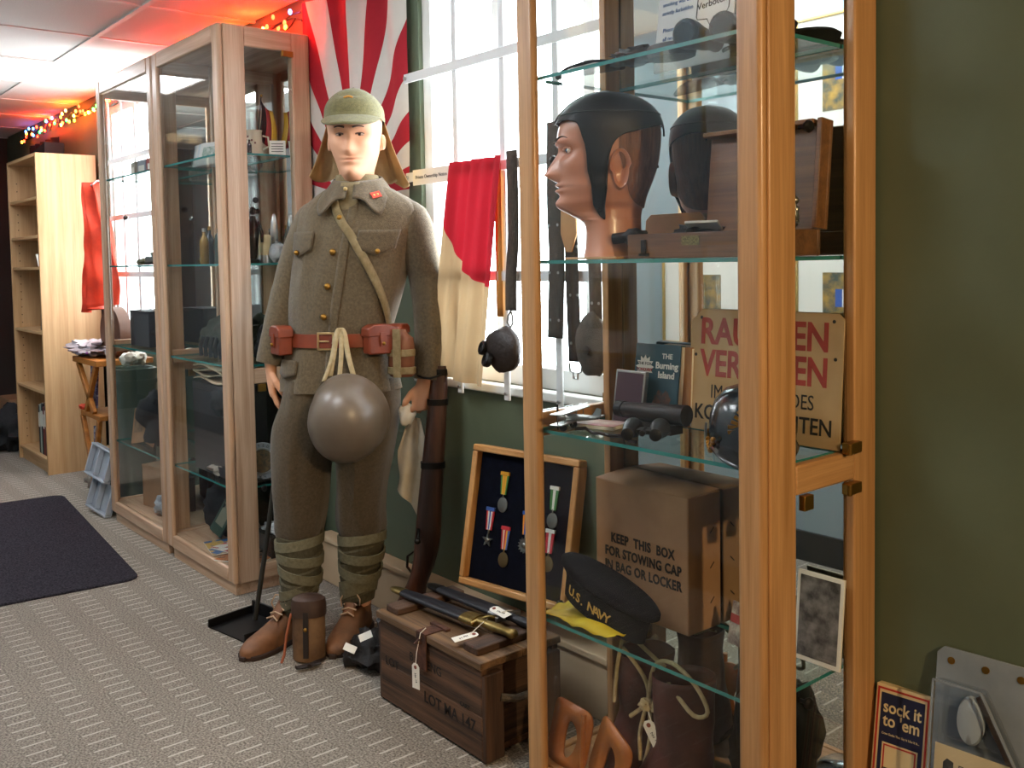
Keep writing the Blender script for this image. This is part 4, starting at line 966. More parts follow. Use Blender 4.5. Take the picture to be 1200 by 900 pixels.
def tag_label(label, m, string_pts):
    t = thing('paper_tag', label, 'tag', m.translation)
    b_ = MB(m); b_.prism([(-.014, -.034), (.014, -.034), (.014, .026), (.007, .034), (-.007, .034), (-.014, .026)], .0008); s_ = b_.build('tag_card', PAPER, t)
    b_ = MB(m); b_.lathe([(.0022, 0), (.005, 0), (.005, .0012), (.0022, .0012)], (0, -.0006, .024), 12, RX(90)); b_.build('reinforcing_ring', mat('ring_red', '#8a4a3a', .7), s_)
    text('No 14', .010, m @ T(0, -.0006, -.005) @ RY(80), INK, s_)
    MB().tube(string_pts, .0012, 5).build('string', mat('string', '#ddd6c6', .9), t); return t
tag_label('white paper tag hanging from the crate hasp', T(-2.085, cy0-.034, .155) @ RZ(8), [(-2.085, cy0-.035, .178), (-2.088, cy0-.028, .215), (-2.092, cy0-.012, .262), (-2.092, cy0+.006, .272)])
# ---------------------------------------------------------------- two sheathed short swords on the crate
SCAB = mat('scabbard_leather', '#1b1b21', .45, col2='#121217', ns=30, bump=.15)
SBR = mat('old_brass', '#a08a58', .42, 1., col2='#7d6738', ns=20)
def sword(label, p0, p1, L_grip, flatn, straight):
    t = thing('sheathed_sword', label, 'sword', p0); p0 = Vector(p0); p1 = Vector(p1); d = (p1-p0); L = d.length; d.normalize()
    m = frame_m(p0, d)
    def sec(xs): return [[Vector((x, w_*math.cos(2*math.pi*k/14), h_*math.sin(2*math.pi*k/14))) for k in range(14)] for x, w_, h_ in xs]
    Ls = L-L_grip
    b_ = MB(m); b_.loft(sec([(.045, .016, .008), (.1, .022, .010), (Ls*.6, .026, .011), (Ls-.02, .028, .012)])); b_.build('scabbard', SCAB, t, smooth=60)
    b_ = MB(m); b_.loft(sec([(-.005, .003, .003), (.0, .010, .006), (.02, .017, .009), (.055, .019, .010)])); b_.build('chape', SBR if flatn else GUN, t, smooth=60)
    b_ = MB(m); b_.loft(sec([(Ls-.05, .029, .0125), (Ls, .031, .014)])); b_.build('locket', SBR if flatn else STEEL, t, smooth=60)
    b_ = MB(m); b_.loft(sec([(Ls, .014, .011), (Ls+.02, .012, .010), (Ls+L_grip*.5, .015, .012), (Ls+L_grip*.85, .012, .010), (L, .018, .013), (L+.012, .008, .006)])); b_.build('grip', SBR if flatn else SCAB, t, smooth=60)
    b_ = MB(m)
    if straight: b_.cbox((Ls+.002, 0, 0), (.010, .085, .012))
    else: b_.tube([(Ls+.002, -.03, .0), (Ls+.002, .0, .004), (Ls+.002, .04, 0), (Ls+.02, .055, -.002), (Ls+.03, .05, -.002)], .006, 8)
    b_.build('cross_guard', SBR if flatn else STEEL, t, bevel=.001); return t
sword('black sheathed short sword with brass hilt and brass tip along the crate front', (-2.365, 1.475, .293), (-1.86, 1.515, .295), .13, True, False)
sword('black sheathed short sword with plain grey fittings lying nearer the medal frame', (-2.32, 1.573, .292), (-1.85, 1.592, .294), .12, False, True)
tag_label('white paper tag tied to the brass sword hilt on the crate lid', T(-1.955, 1.435, .281) @ RZ(20) @ RX(-84) @ RY(35), [(-1.955, 1.45, .283), (-1.958, 1.49, .30), (-1.965, 1.515, .305)])
tag_label('white paper tag resting on the grey-fitted sword guard', T(-1.975, 1.565, .308) @ RZ(30) @ RX(-80) @ RY(-60), [(-1.965, 1.56, .31), (-1.96, 1.58, .312), (-1.965, 1.60, .305)])
# ---------------------------------------------------------------- framed medals
fm = T(-2.292, 1.668, .284) @ RZ(9) @ RX(-11)
mf = thing('shadow_box', 'oak shadow-box frame of military medals on navy velvet leaning behind the crate', 'frame', fm.translation)
FW, FH = .405, .415
FWD = wood('frame_wood', '#d9a468', '#b37a3e', 'x', .4); FWDZ = wood('frame_wood_z', '#d9a468', '#b37a3e', 'z', .4)
for nm, x0_, x1_, z0_, z1_, mm_ in (('frame_rail', 0, FW, 0, .02, FWD), ('frame_rail', 0, FW, FH-.02, FH, FWD), ('frame_stile', 0, .02, .02, FH-.02, FWDZ), ('frame_stile', FW-.02, FW, .02, FH-.02, FWDZ)):
    MB(fm).box(x0_, x1_, -.012, .03, z0_, z1_).build(nm, mm_, mf, bevel=.004)
MB(fm).box(.018, FW-.018, .012, .02, .018, FH-.018).build('velvet_backing', mat('navy_velvet', '#0d101d', .95, col2='#090b15', ns=60, spec=.1), mf)
SILV = mat('medal_silver', '#8e8c86', .35, 1.); BRZ = mat('medal_bronze', '#8a7350', .38, 1.)
def medal(x, z, cols, shape, mtl, n=1.):
    cm = cols[len(cols)//2]; root = MB(fm).box(x-.016*n, x+.016*n, .004, .010, z+.031, z+.041).build('medal_bar', mat('ribbon_'+cm[1:], cm, .8), mf)
    k = len(cols); w_ = .030*n/k
    for i, c in enumerate(cols):
        xa = x-.015*n+i*w_; b_ = MB(fm); b_.prism([(xa, z+.030), (xa+w_, z+.030), (x+(xa+w_-x)*.7, z-.025), (x+(xa-x)*.7, z-.025)], .004, T(0, .008, 0)); b_.build('ribbon_stripe', mat('ribbon_'+c[1:], c, .8), root)
    b_ = MB(fm); zc = z-.055
    if shape == 'disc': b_.lathe([(0, 0), (.017, 0), (.019, .002), (.019, .004), (.015, .005), (0, .0055)], (x, .012, zc), 22, RX(90), 1., 1.15)
    else:
        npt, ri, ro = {'star': (5, .008, .021), 'sun': (14, .016, .023), 'cross': (10, .012, .022)}[shape]
        b_.prism([((ro if q % 2 == 0 else ri)*math.sin(math.pi*q/npt), (ro if q % 2 == 0 else ri)*math.cos(math.pi*q/npt)) for q in range(2*npt)], .005, T(x, .007, zc)); b_.sphere((x, .004, zc), (.008, .003, .008), 12, 6)
    b_.tube([(x, .008, z-.022), (x, .008, z-.036)], .0025, 6)
    b_.build('medal', mtl, root, smooth=40)
medal(.125, .305, ['#3f7a3a', '#e0a52a', '#d99a20', '#e0a52a', '#3f7a3a'], 'disc', SILV)
medal(.083, .195, ['#c0303a', '#d8d4cc', '#3a5aa0', '#d8d4cc', '#c0303a'], 'star', SILV)
medal(.150, .150, ['#b02c34', '#d8c8b0', '#c0303a', '#e0a52a', '#4a6ab0'], 'disc', BRZ)
medal(.225, .205, ['#e08a2a', '#2f57a8', '#2f57a8', '#e08a2a'], 'sun', SILV)
medal(.24, .325, ['#e8e4d8', '#3f7a3a', '#e8e4d8'], 'cross', mat('medal_gold', '#c9a85c', .35, 1.))
medal(.315, .29, ['#3f7a3a', '#e8e4d8', '#3f7a3a'], 'disc', SILV); medal(.315, .17, ['#c0303a', '#d8d4cc', '#c0303a'], 'disc', BRZ)
# ================================================================ contents of the foreground cabinet
Z1, Z2, Z3, Z4, Z0 = 1.664, 1.245, .853, .405, .055
# ---------------------------------------------------------------- painted head with flying helmet
S2 = head_fn(1.12, 1.12, 1.3, 1.25)
H2 = .258; hm2_ = T(-1.545, 1.555, 1.356) @ RZ(-37)
hd = thing('carved_bust', 'painted wooden display head in profile wearing a black flying helmet', 'head', (-1.545, 1.555, Z2))
SK2 = mat('painted_skin', '#c98f74', .38, col2='#b97c63', ns=5, spec=.5, lo=.3, hi=.7, coat=.15)
b = MB(); head_into(b, S2, hm2_, H2, 120, 150, -.415); ear_into(b, hm2_, H2, 1, 1.75, .085, .335, -.02); ear_into(b, hm2_, H2, -1, 1.75, .085, .335, -.02)
hb = b.build('head_and_neck', SK2, hd, smooth=60)
HAIR2 = mat('carved_hair', '#86593c', .6, col2='#5f3d28', ns=1., st=(90, 90, 6), bump=.5)
b = MB(); patch(b, S2, hm2_, H2, 96, 264, lambda t: smooth_lerp([(96, .46), (104, .30), (116, .14), (135, .05), (180, .02), (225, .05), (244, .14), (256, .30), (264, .46)], t)[0], .014, 70, 30, .9); b.build('hair', HAIR2, hb, smooth=60)
for s in (1, -1):
    b = MB(); pts = []; rr = []
    for k in range(11):
        u = k/10; pts.append(hm2_ @ (S2(s*(9+27*u), .595+.040*math.sin(u*2.4)-.012*u, .003)*H2)); rr.append(.0040*(1.05-.7*u))
    b.tube(pts, rr, 8, flat=.5).build('eyebrow', HAIRB, hb)
    ec = S2(s*21, .512, -.012)
    b = MB(); b.sphere(hm2_ @ (ec*H2), (.0125, .0095, .0075), 16, 10, hm2_.to_3x3().to_4x4()); eo = b.build('eye', mat('eye_gloss', '#e6ddd2', .15), hb)
    b = MB(); b.sphere(hm2_ @ ((ec+Vector((s*.006, -.020, .0)))*H2), (.0055, .0055, .0058), 12, 8, hm2_.to_3x3().to_4x4()); b.build('iris', mat('iris_blue', '#3d6f8f', .15), eo)
    for zz, nm in ((.535, 'upper_lid'), (.487, 'lower_lid')):
        b = MB(); sg = 1 if zz > .51 else -1; pts = [hm2_ @ (S2(s*(11+21*k/8), .512+sg*(.006+.020*math.sin(math.pi*k/8)), .004)*H2) for k in range(9)]; b.tube(pts, .0024, 6).build(nm, SK2, eo)
b = MB()
b.grid(lambda u, v: hm2_ @ (S2(-14+28*u, .197+(.030*(1-abs(2*u-1)**2))*v, .0018)*H2), 16, 4); b.grid(lambda u, v: hm2_ @ (S2(-13+26*u, .197-(.034*(1-abs(2*u-1)**2))*v, .0018)*H2), 16, 4)
b.build('lips', mat('lip_paint_red', '#a8604e', .4), hb)
FH_ = mat('flying_helmet_leather', '#0e1016', .5, col2='#090a0e', ns=9, bump=.12, bs=30, spec=.35)
zl = interp([(0, .735), (25, .75), (45, .735), (56, .68), (63, .50), (68, .20), (71, .0), (75, -.06), (80, -.05), (83, .10), (86, .35), (90, .52), (97, .60), (112, .64), (135, .68), (160, .71), (180, .71)])
b = MB(); patch(b, S2, hm2_, H2, -180, 180, zl, .034, 180, 40); fh = b.build('flying_helmet', FH_, hd, smooth=60, solid=.004, offset=0.)
b = MB()
for t0_ in (0.,): b.tube([hm2_ @ (S2(t_, z_, .046)*H2) for t_, z_ in [(0, .75+.245*k/14) for k in range(15)]]+[hm2_ @ (S2(180, .99-.36*k/14, .046)*H2) for k in range(15)], .0022, 6)
b.tube([hm2_ @ (S2(t_, .80, .045)*H2) for t_ in range(-180, 181, 6)], .0018, 6); b.build('helmet_seam', FH_, fh)
MB().sphere(hm2_ @ (S2(75, .02, .045)*H2), .005, 10, 6).build('strap_snap', BLACKM, fh)
# ---------------------------------------------------------------- wooden instrument case
WAL = wood('walnut', '#7c5230', '#4b2d18', 'x', .45); WALV = wood('walnut_v', '#85582f', '#5c371a', 'x', .45)
cs = thing('wooden_case', 'open walnut instrument case with upright lid behind the black flying helmet', 'case', (-1.24, 1.57, Z2))
X0, X1, Y0, Y1 = -1.425, -1.055, 1.495, 1.645
box('case_front', WAL, X0, X1, Y0, Y0+.010, Z2+.001, Z2+.052, cs, .002); box('case_back', WAL, X0, X1, Y1-.010, Y1, Z2+.001, Z2+.052, cs, .002)
for x in (X0, X1-.010): box('case_end', WAL, x, x+.010, Y0+.010, Y1-.010, Z2+.001, Z2+.052, cs, .002)
box('case_bottom', WAL, X0+.010, X1-.010, Y0+.010, Y1-.010, Z2+.001, Z2+.008, cs)
lm_ = T(-1.205, 1.662, Z2+.052) @ RX(-6)
MB(lm_).box(-.145, .148, .0, .010, .0, .215).build('lid_panel', WALV, cs, bevel=.002); MB(lm_).box(.136, .148, -.030, .0, .0, .215).build('lid_edge', WALV, cs, bevel=.002); MB(lm_).box(-.145, .128, -.030, .0, .205, .215).build('lid_edge', WALV, cs, bevel=.002)
pl_ = box('name_plate', mat('plate_brass', '#9c8a5c', .45, .8, col2='#4a4028', ns=300), -1.275, -1.230, Y0-.0015, Y0, Z2+.026, Z2+.045, cs); 
b = MB(); b.box(-1.382, -1.370, Y0-.006, Y0, Z2+.010, Z2+.040); b.box(-1.390, -1.362, Y0-.004, Y0, Z2+.006, Z2+.012); b.build('hook_latch', BLACKM, cs, bevel=.001)
def pistol(label, m):
    t = thing('flare_pistol', label, 'pistol', m.translation); b_ = MB(m); b_.tube([(0, 0, .02), (.045, 0, .024)], .012, 14); b_.lump((.05, 0, .022), (.03, .016, .02), .2, 2., 1.); b_.build('barrel_and_frame', BLACKM, t)
    b_ = MB(m); b_.tube([(.06, 0, .02), (.085, 0, -.0), (.10, 0, -.02)], [.013, .012, .013], 10, flat=1.2); b_.build('grip', BLACKM, t); b_ = MB(m); b_.tube([(.04, 0, .014), (.046, 0, -.006), (.06, 0, -.006), (.066, 0, .01)], .002, 6); b_.build('trigger_guard', BLACKM, t); return t
pistol('small black pistol lying left of the walnut case', T(-1.485, 1.515, Z2+.025) @ RZ(25) @ RX(8))
b = MB(); b.lump((-1.30, 1.57, Z2+.050), (.055, .035, .022), .5, 2., 4.); b.build('instrument_part', mat('black_tool', '#1b1a1a', .35, .4), label='dark metal instrument lying inside the open walnut case', cat='instrument', smooth=60)
b = MB(T(-1.26, 1.545, Z2+.066) @ RZ(20) @ RX(-25)); b.cbox((0, 0, 0), (.07, .035, .006)); b.build('booklet', PAPER, label='white folded leaflet propped in the walnut case', cat='leaflet', bevel=.001)
fg = thing('pewter_figure', 'tiny pewter reclining figure at the right end of the walnut case', 'figurine', (-1.09, 1.60, Z2+.056)); b = MB(); b.lump((-1.105, 1.60, Z2+.064), (.028, .010, .010), .5, 3., 2.); b.lump((-1.085, 1.60, Z2+.082), (.010, .008, .022), .4, 3., 3.); b.sphere((-1.082, 1.60, Z2+.108), .008, 10, 8); b.build('figure', SILV, fg, smooth=60)
b = MB(); b.box(-1.60, -1.44, 1.475, 1.50, Z2+.001, Z2+.006); b.build('wood_strip', wood('pale_strip', '#cfa879', '#b58b5c', 'x'), label='thin pale wood strip under the front of the painted head', cat='strip', bevel=.001)
tp_ = thing('tan_tablet', 'tan leather panel standing behind the walnut case', 'panel', (-1.47, 1.70, Z2)); MB(T(-1.47, 1.70, Z2+.055) @ RX(-6)).prism([(-.09, -.05), (.085, -.05), (.085, .035), (.07, .048), (-.075, .048), (-.09, .035)], .006).build('panel', TLEA, tp_, bevel=.001)

# ---------------------------------------------------------------- shelf three: enamel sign
sg = thing('enamel_sign', 'weathered cream metal sign reading RAUCHEN VERBOTEN in red stencil', 'sign', (-1.245, 1.70, Z3))
sm = T(-1.245, 1.705, Z3+.002) @ RX(-4)
CREAM = mat('sign_cream', '#c4a77c', .5, col2='#a98a5c', ns=5, bump=.03, lo=.3, hi=.7)
MB(sm).prism([(-.195, .0), (.195, .0), (.195, .262), (.183, .274), (-.165, .274), (-.195, .245)], .003).build('sign_plate', CREAM, sg, bevel=.0008)
SR = mat('sign_red', '#a83a30', .6, col2='#8e2d26', ns=20); SB = mat('sign_black', '#1b1714', .6)
text('RAUCHEN', .082, sm @ T(-.002, -.0018, .222), SR, sg, bold=.0022, sx=.86); text('VERBOTEN', .082, sm @ T(.0, -.0018, .150), SR, sg, bold=.0022, sx=.80)
text('—', .03, sm @ T(.01, -.0018, .115), SR, sg, bold=.001); text('IM AUFTRAG DES', .044, sm @ T(.0, -.0018, .088), SB, sg, sx=.78); text('KOMMANDANTEN', .048, sm @ T(.0, -.0018, .040), SB, sg, sx=.86, bold=.0006)
for x, z in ((.172, .258), (.178, .182), (-.165, .255), (-.178, .17)): MB(sm).lathe([(0, 0), (.0038, 0), (.0038, .0006), (0, .0006)], (x, -.0016, z), 12, RX(90)).build('rivet_hole', INK, sg)
# ---------------------------------------------------------------- books and small frames
def flat_book(label, m, w, h, t, cover, name='book', cat='book', group=None):
    o = thing(name, label, cat, m.translation, group=group); MB(m).box(0, w, 0, t, 0, h).build('cover', cover, o, bevel=.0015); MB(m).box(.003, w+.0005, .0025, t-.0025, .003, h-.003).build('pages', PAPER, o); return o
bm1 = T(-1.585, 1.668, Z3+.002) @ RZ(2) @ RX(-7)
bk = flat_book('teal paperback titled The Burning Island leaning in the cabinet corner', bm1, .136, .19, .018, mat('book_teal', '#2f5560', .5, col2='#26444e', ns=8))
text('THE', .017, bm1 @ T(.098, -.001, .162), PAPER, bk, bold=.0004); text('Burning', .0215, bm1 @ T(.098, -.001, .140), PAPER, bk, bold=.0006); text('Island', .0215, bm1 @ T(.098, -.001, .118), PAPER, bk, bold=.0006)
MB(bm1).prism([((.028 if q % 2 == 0 else .019)*math.sin(math.pi*q/12)+.032, (.028 if q % 2 == 0 else .019)*math.cos(math.pi*q/12)+.135) for q in range(24)], .0008, T(0, -.0008, 0)).build('cover_burst', PAPER, bk)
text('THE FOX', .010, bm1 @ T(.032, -.0016, .142), INK, bk); text('CONQUEST', .009, bm1 @ T(.032, -.0016, .128), SR, bk, bold=.0003)
b = MB(bm1); b.lump((.088, -.001, .045), (.026, .0012, .035), .4, 2., 8.); b.build('cover_picture', mat('cover_art', '#7a4a34', .6, col2='#27363a', ns=60), bk)
flat_book('plain brown book standing behind the teal paperback', T(-1.545, 1.698, Z3+.002) @ RX(-3), .115, .185, .020, mat('brown_cover', '#9b6f45', .6))
pf_ = thing('velvet_frame', 'small silver-edged frame lined with purple velvet', 'frame', (-1.55, 1.62, Z3)); pm = T(-1.615, 1.632, Z3+.002) @ RX(-9)
MB(pm).box(0, .095, 0, .012, 0, .128).build('frame_edge', STEEL, pf_, bevel=.002); MB(pm).box(.006, .089, -.001, .004, .006, .122).build('velvet', mat('purple_velvet', '#4a2238', .9, sheen=.4), pf_)
lb = thing('magazine', 'thin booklet with pink cover lying flat on the middle glass shelf', 'booklet', (-1.60, 1.575, Z3)); lbm = T(-1.60, 1.575, Z3+.001) @ RZ(15)
MB(lbm).cbox((0, 0, .004), (.12, .075, .008)).build('pages', PAPER, lb); MB(lbm).cbox((0, 0, .0085), (.12, .075, .001)).build('cover', mat('pink_cover', '#b76a74', .5, col2='#e2d9cf', ns=14), lb)
# model aeroplane
ap = thing('model_aeroplane', 'small silver model biplane on the middle glass shelf', 'model plane', (-1.63, 1.51, Z3)); am = T(-1.60, 1.50, Z3+.028) @ RZ(200)
b = MB(am); b.tube([(-.06, 0, .006), (0, 0, .002), (.035, 0, 0), (.042, 0, 0)], [.004, .009, .010, .006], 10); b.build('fuselage', STEEL, ap)
for z in (-.006, .018): MB(am).cbox((.012, 0, z), (.030, .15, .0025)).build('wing', STEEL, ap, bevel=.0008)
MB(am).cbox((-.055, 0, .008), (.018, .05, .002)).build('tailplane', STEEL, ap); MB(am).prism([(-.065, .006), (-.042, .008), (-.055, .028), (-.066, .026)], .002).build('fin', STEEL, ap)
for s in (-1, 1):
    MB(am).tube([(.018, s*.022, -.018), (.018, s*.028, -.018)], .009, 12).build('wheel', BLACKM, ap)
    for y_ in (.03, .065): MB(am).tube([(.012, s*y_, -.006), (.012, s*y_, .018)], .0012, 5).build('strut', STEEL, ap)
    MB(am).tube([(.015, s*.008, -.003), (.018, s*.022, -.018)], .0014, 5).build('undercarriage_leg', STEEL, ap)
MB(am).cbox((.046, 0, 0), (.002, .006, .06)).build('propeller', BLACKM, ap)
# leather tube, binoculars
lt = thing('leather_tube', 'dark leather cylindrical case lying in front of the books', 'case', (-1.49, 1.60, Z3)); b = MB(); b.tube([(-1.56, 1.615, Z3+.042), (-1.50, 1.62, Z3+.042), (-1.38, 1.63, Z3+.044)], [.017, .020, .024], 20); b.build('tube_body', DLEA, lt); MB().tube([(-1.575, 1.614, Z3+.042), (-1.555, 1.615, Z3+.042)], .019, 20).build('tube_cap', BLACKM, lt)
MB().box(-1.54, -1.40, 1.60, 1.64, Z3+.001, Z3+.022).build('cradle', DLEA, lt)
def binoculars(label, m, s=1.):
    t = thing('binoculars', label, 'binoculars', m.translation, group=None)
    for sx in (-1, 1):
        b_ = MB(m @ T(sx*.036*s, 0, 0)); b_.lathe([(0, .0), (.022*s, 0), (.026*s, .004*s), (.026*s, .02*s), (.021*s, .05*s), (.019*s, .075*s), (.015*s, .095*s), (.016*s, .115*s), (.012*s, .118*s), (0, .118*s)], (0, 0, 0), 22); o = b_.build('barrel', BLACKM, t)
        b_ = MB(m @ T(sx*.036*s, 0, 0)); b_.lathe([(.0, -.001), (.019*s, -.001), (.0195*s, .0)], (0, 0, 0), 20); b_.build('lens', mat('lens_dark', '#10161a', .08, spec=.3), o)
    b_ = MB(m); b_.cbox((0, 0, .055*s), (.05*s, .012*s, .05*s)); b_.tube([(0, 0, .03*s), (0, 0, .10*s)], .008*s, 10); b_.build('bridge', BLACKM, t, bevel=.002); return t
binoculars('black field binoculars on the middle shelf beside the leather tube', T(-1.42, 1.545, Z3+.025) @ RZ(35) @ RX(90) @ RZ(0), .82)
b = MB(); b.tube([(-1.60+.022*k, 1.50+.012*math.sin(k*1.3), Z3+.004+.003*math.sin(k*2.)) for k in range(10)], .004, 6); b.build('leather_strap', DLEA, label='thin dark strap trailing along the middle shelf edge', cat='strap')
# ---------------------------------------------------------------- spiked helmet
ph = thing('spiked_helmet', 'black leather spiked helmet with gilt eagle plate beside the corner post', 'helmet', (-1.155, 1.515, Z3)); pm_ = T(-1.165, 1.575, Z3+.030) @ RZ(40) @ RX(4)
PL_ = mat('patent_leather', '#14181d', .18, coat=.6)
b = MB(pm_); b.lathe([(.092, .0), (.093, .02), (.090, .05), (.080, .078), (.060, .098), (.032, .108), (0, .110)], (0, 0, 0), 36, None, .92, 1.08); b.build('skull', PL_, ph, smooth=60)
def visor(s0, L):
    def fn(u, v):
        a = R(-75+150*u); k = max(0., math.cos(a*.95)); r_ = 1+.0; x = .0855*math.sin(a)*(1+.05*v); y = s0*(.099*math.cos(a)+L*k*v); return pm_ @ Vector((x, y, .006-.028*v*k))
    return fn
b = MB(); b.grid(visor(-1, .055), 24, 5); b.build('front_visor', PL_, ph, solid=.003, smooth=60); b = MB(); b.grid(visor(1, .035), 24, 5); b.build('rear_visor', PL_, ph, solid=.003, smooth=60)
b = MB(pm_); b.lathe([(.026, .108), (.026, .113), (.012, .118), (.009, .135), (.012, .140), (.006, .16), (0, .195)], (0, 0, 0), 20); b.build('spike', BRASS, ph, smooth=50)
GILT = mat('gilt', '#c58a34', .3, 1., col2='#8d5c1e', ns=80, bump=.3)
b = MB(pm_)
for s in (-1, 1):
    for k in range(9): b.bar((s*.006, -.100, .045), (s*(.020+.006*min(k, 5)-.004*max(k-6, 0)), -.094+.003*min(k, 5), .098-.011*k), .007, .004, (0, 1, 0))
b.sphere((0, -.101, .048), (.014, .008, .024), 12, 8); b.sphere((-.002, -.098, .080), (.007, .007, .009), 10, 6)
for k in range(4): b.bar((0, -.1, .03), (-.015+.010*k, -.101, .006), .008, .004, (0, 1, 0))
b.build('eagle_plate', GILT, ph)
b = MB(pm_)
for k in range(14): u = k/13; b.sphere((-.088+.01*u, .01-.07*u, .012-.030*math.sin(math.pi*u)), (.006, .006, .006), 8, 5)
b.build('chin_scales', GILT, ph); MB(pm_).lathe([(0, 0), (.014, 0), (.016, .003), (.006, .006), (0, .006)], (-.088, .008, .015), 18, RY(-90)).build('cockade', STEEL, ph)
# ---------------------------------------------------------------- shelf four
cb = thing('cardboard_box', 'brown cardboard carton printed KEEP THIS BOX FOR STOWING CAP', 'box', (-1.513, 1.675, Z4)); bx0, bx1, by0, by1, bz1 = -1.657, -1.368, 1.617, 1.731, Z4+.312
b = MB(); b.box(bx0, bx1, by0, by1, Z4+.001, bz1); b.build('carton', CARD, cb, bevel=.004, seg=3)
b = MB(); b.add([(bx0, by0+.001, bz1), (bx1, by0+.001, bz1), (bx1-.004, by1, bz1+.003), (bx0+.004, by1, bz1+.010), ((bx0+bx1)/2, (by0+by1)/2, bz1+.012)], [(0, 1, 4), (1, 2, 4), (2, 3, 4), (3, 0, 4)]); b.build('top_flap', CARD, cb, solid=.002, smooth=60)
for i, s in enumerate(('KEEP  THIS  BOX', 'FOR STOWING CAP', 'IN BAG OR LOCKER')): text(s, .031, T((bx0+bx1)/2+.006, by0-.0008, Z4+.175-.034*i), mat('carton_ink', '#2b2622', .8), cb, bold=.0009, sx=.80, spacing=1.08)
for z in (.06, .14, .22): MB().bar((bx1+.0008, by0+.075, Z4+z), (bx1+.0008, by0+.088, Z4+z+.012), .0018, .001, (1, 0, 0)).build('staple', BLACKM, cb)
nh = thing('sailor_cap', 'navy blue sailor cap with gold U.S. NAVY lettering on its band', 'cap', (-1.51, 1.515, Z4)); nm_ = T(-1.535, 1.53, Z4+.066) @ RZ(4) @ RX(6) @ RY(17)
NV = mat('navy_wool', '#0f1018', .95, col2='#0b0c12', ns=80, spec=.15)
b = MB(nm_); b.lathe([(.090, -.048), (.095, -.048), (.0975, .0), (.104, .022), (.099, .022), (.09, -.04)], (0, 0, 0), 48, None, 1.25, .42); bd_ = b.build('cap_band', NV, nh, smooth=50)
b = MB(nm_); b.lathe([(.100, .018), (.110, .021), (.116, .028), (.116, .038), (.108, .046), (.08, .050), (0, .052)], (0, 0, 0), 48, None, 1.25, .40); b.build('cap_crown', NV, nh, smooth=60)
cu_ = mat('gold_thread', '#c9a24a', .5); s_ = 'U.S. NAVY'
for i, ch in enumerate(s_):
    if ch == ' ': continue
    a = R(-40+7.2*i); rxx, ryy = .0975*1.25, .0975*.42; p = Vector((rxx*math.sin(a), -ryy*math.cos(a), -.016)); tx = Vector((rxx*math.cos(a), ryy*math.sin(a), 0)).normalized(); fmx = frame_m(p, tx); text(ch, .032, nm_ @ fmx @ T(0, -.0015, 0), cu_, bd_, bold=.0004)
b = MB()
def yc(u, v):
    x = -1.69+.23*u; z = Z4+.003+.026*abs(noise.noise(Vector((u*3.1, v*3, 2.3))))*(1.1-.6*v)+.006*v; return Vector((x, 1.468+.12*v+.008*math.sin(u*8), z))
b.grid(yc, 40, 16); b.build('yellow_cloth', mat('yellow_cloth', '#e6cf2a', .6, col2='#c9ad15', ns=12, trans=.2), smooth=60, solid=.001, label='crumpled bright yellow cloth under the sailor cap', cat='cloth')
pc_ = thing('picture_card', 'small colour-printed card leaning by the carton', 'card', (-1.24, 1.66, Z4)); MB(T(-1.25, 1.66, Z4+.047) @ RZ(-10) @ RX(-12)).cbox((0, 0, 0), (.085, .004, .09)).build('card', mat('card_print', '#c9c2ae', .5, col2='#6d4b43', ns=35), pc_); MB(T(-1.25, 1.6575, Z4+.058) @ RZ(-10) @ RX(-12)).cbox((0, 0, 0), (.08, .001, .018)).build('red_strip', SR, pc_)
bp_ = thing('framed_print', 'white-framed grey photograph standing at the rear right of the lower glass shelf', 'picture', (-1.09, 1.70, Z4)); bm2 = T(-1.155, 1.698, Z4+.002) @ RX(-6)
MB(bm2).box(0, .108, 0, .006, 0, .185).build('white_border', PAPER, bp_, bevel=.001); MB(bm2).box(.008, .100, -.001, .001, .010, .176).build('photograph', mat('grey_photo', '#8d8683', .5, col2='#3a3634', ns=28), bp_)
bb_ = thing('leather_box', 'dark brown leather holster box on the lower shelf near the side door', 'case', (-1.14, 1.60, Z4)); MB(T(-1.135, 1.60, Z4+.05) @ RZ(20) @ RY(15)).cbox((0, 0, 0), (.055, .06, .08)).build('box_body', DLEA, bb_, bevel=.006); MB(T(-1.13, 1.575, Z4+.055) @ RZ(20) @ RY(15)).cbox((0, -.008, 0), (.058, .006, .04)).build('box_flap', DLEA, bb_, bevel=.002)
# ---------------------------------------------------------------- cabinet floor: leather gear
TAN = mat('saddle_leather', '#b56d2c', .5, col2='#935421', ns=7, bump=.12, bs=70, coat=.15)
def leather_panel(m, w, h, hole, name):
    n = 28; out = []; inn = []
    for k in range(n):
        a = 2*math.pi*k/n; ca, sa = math.cos(a), math.sin(a); out.append(Vector((w*math.copysign(abs(ca)**.36, ca), .008*ca*ca, h*math.copysign(abs(sa)**.36, sa)))); inn.append(Vector((hole[0]+hole[2]*ca, .010*ca*ca-.002, hole[1]+hole[3]*sa)))
    b_ = MB(m); b_.add(out+inn, [(k, (k+1) % n, (k+1) % n+n, k+n) for k in range(n)]); return b_
lg = thing('leather_face_guard', 'tan saddle-leather guard with two oval openings on the cabinet floor', 'leather guard', (-1.60, 1.53, Z0))
leather_panel(T(-1.625, 1.485, Z0+.075) @ RZ(8) @ RX(-8) @ RY(8), .058, .076, (.004, -.008, .018, .044), 'l').build('side_panel', TAN, lg, solid=.006, smooth=60); leather_panel(T(-1.500, 1.49, Z0+.068) @ RZ(-12) @ RX(-10) @ RY(16), .066, .074, (.004, -.012, .019, .044), 'r').build('side_panel', TAN, lg, solid=.005, smooth=60)
b = MB(); b.tube([(-1.562, 1.478, Z0+.15), (-1.566, 1.476, Z0+.08), (-1.57, 1.478, Z0+.012)], .006, 8); b.build('seam', TAN, lg)
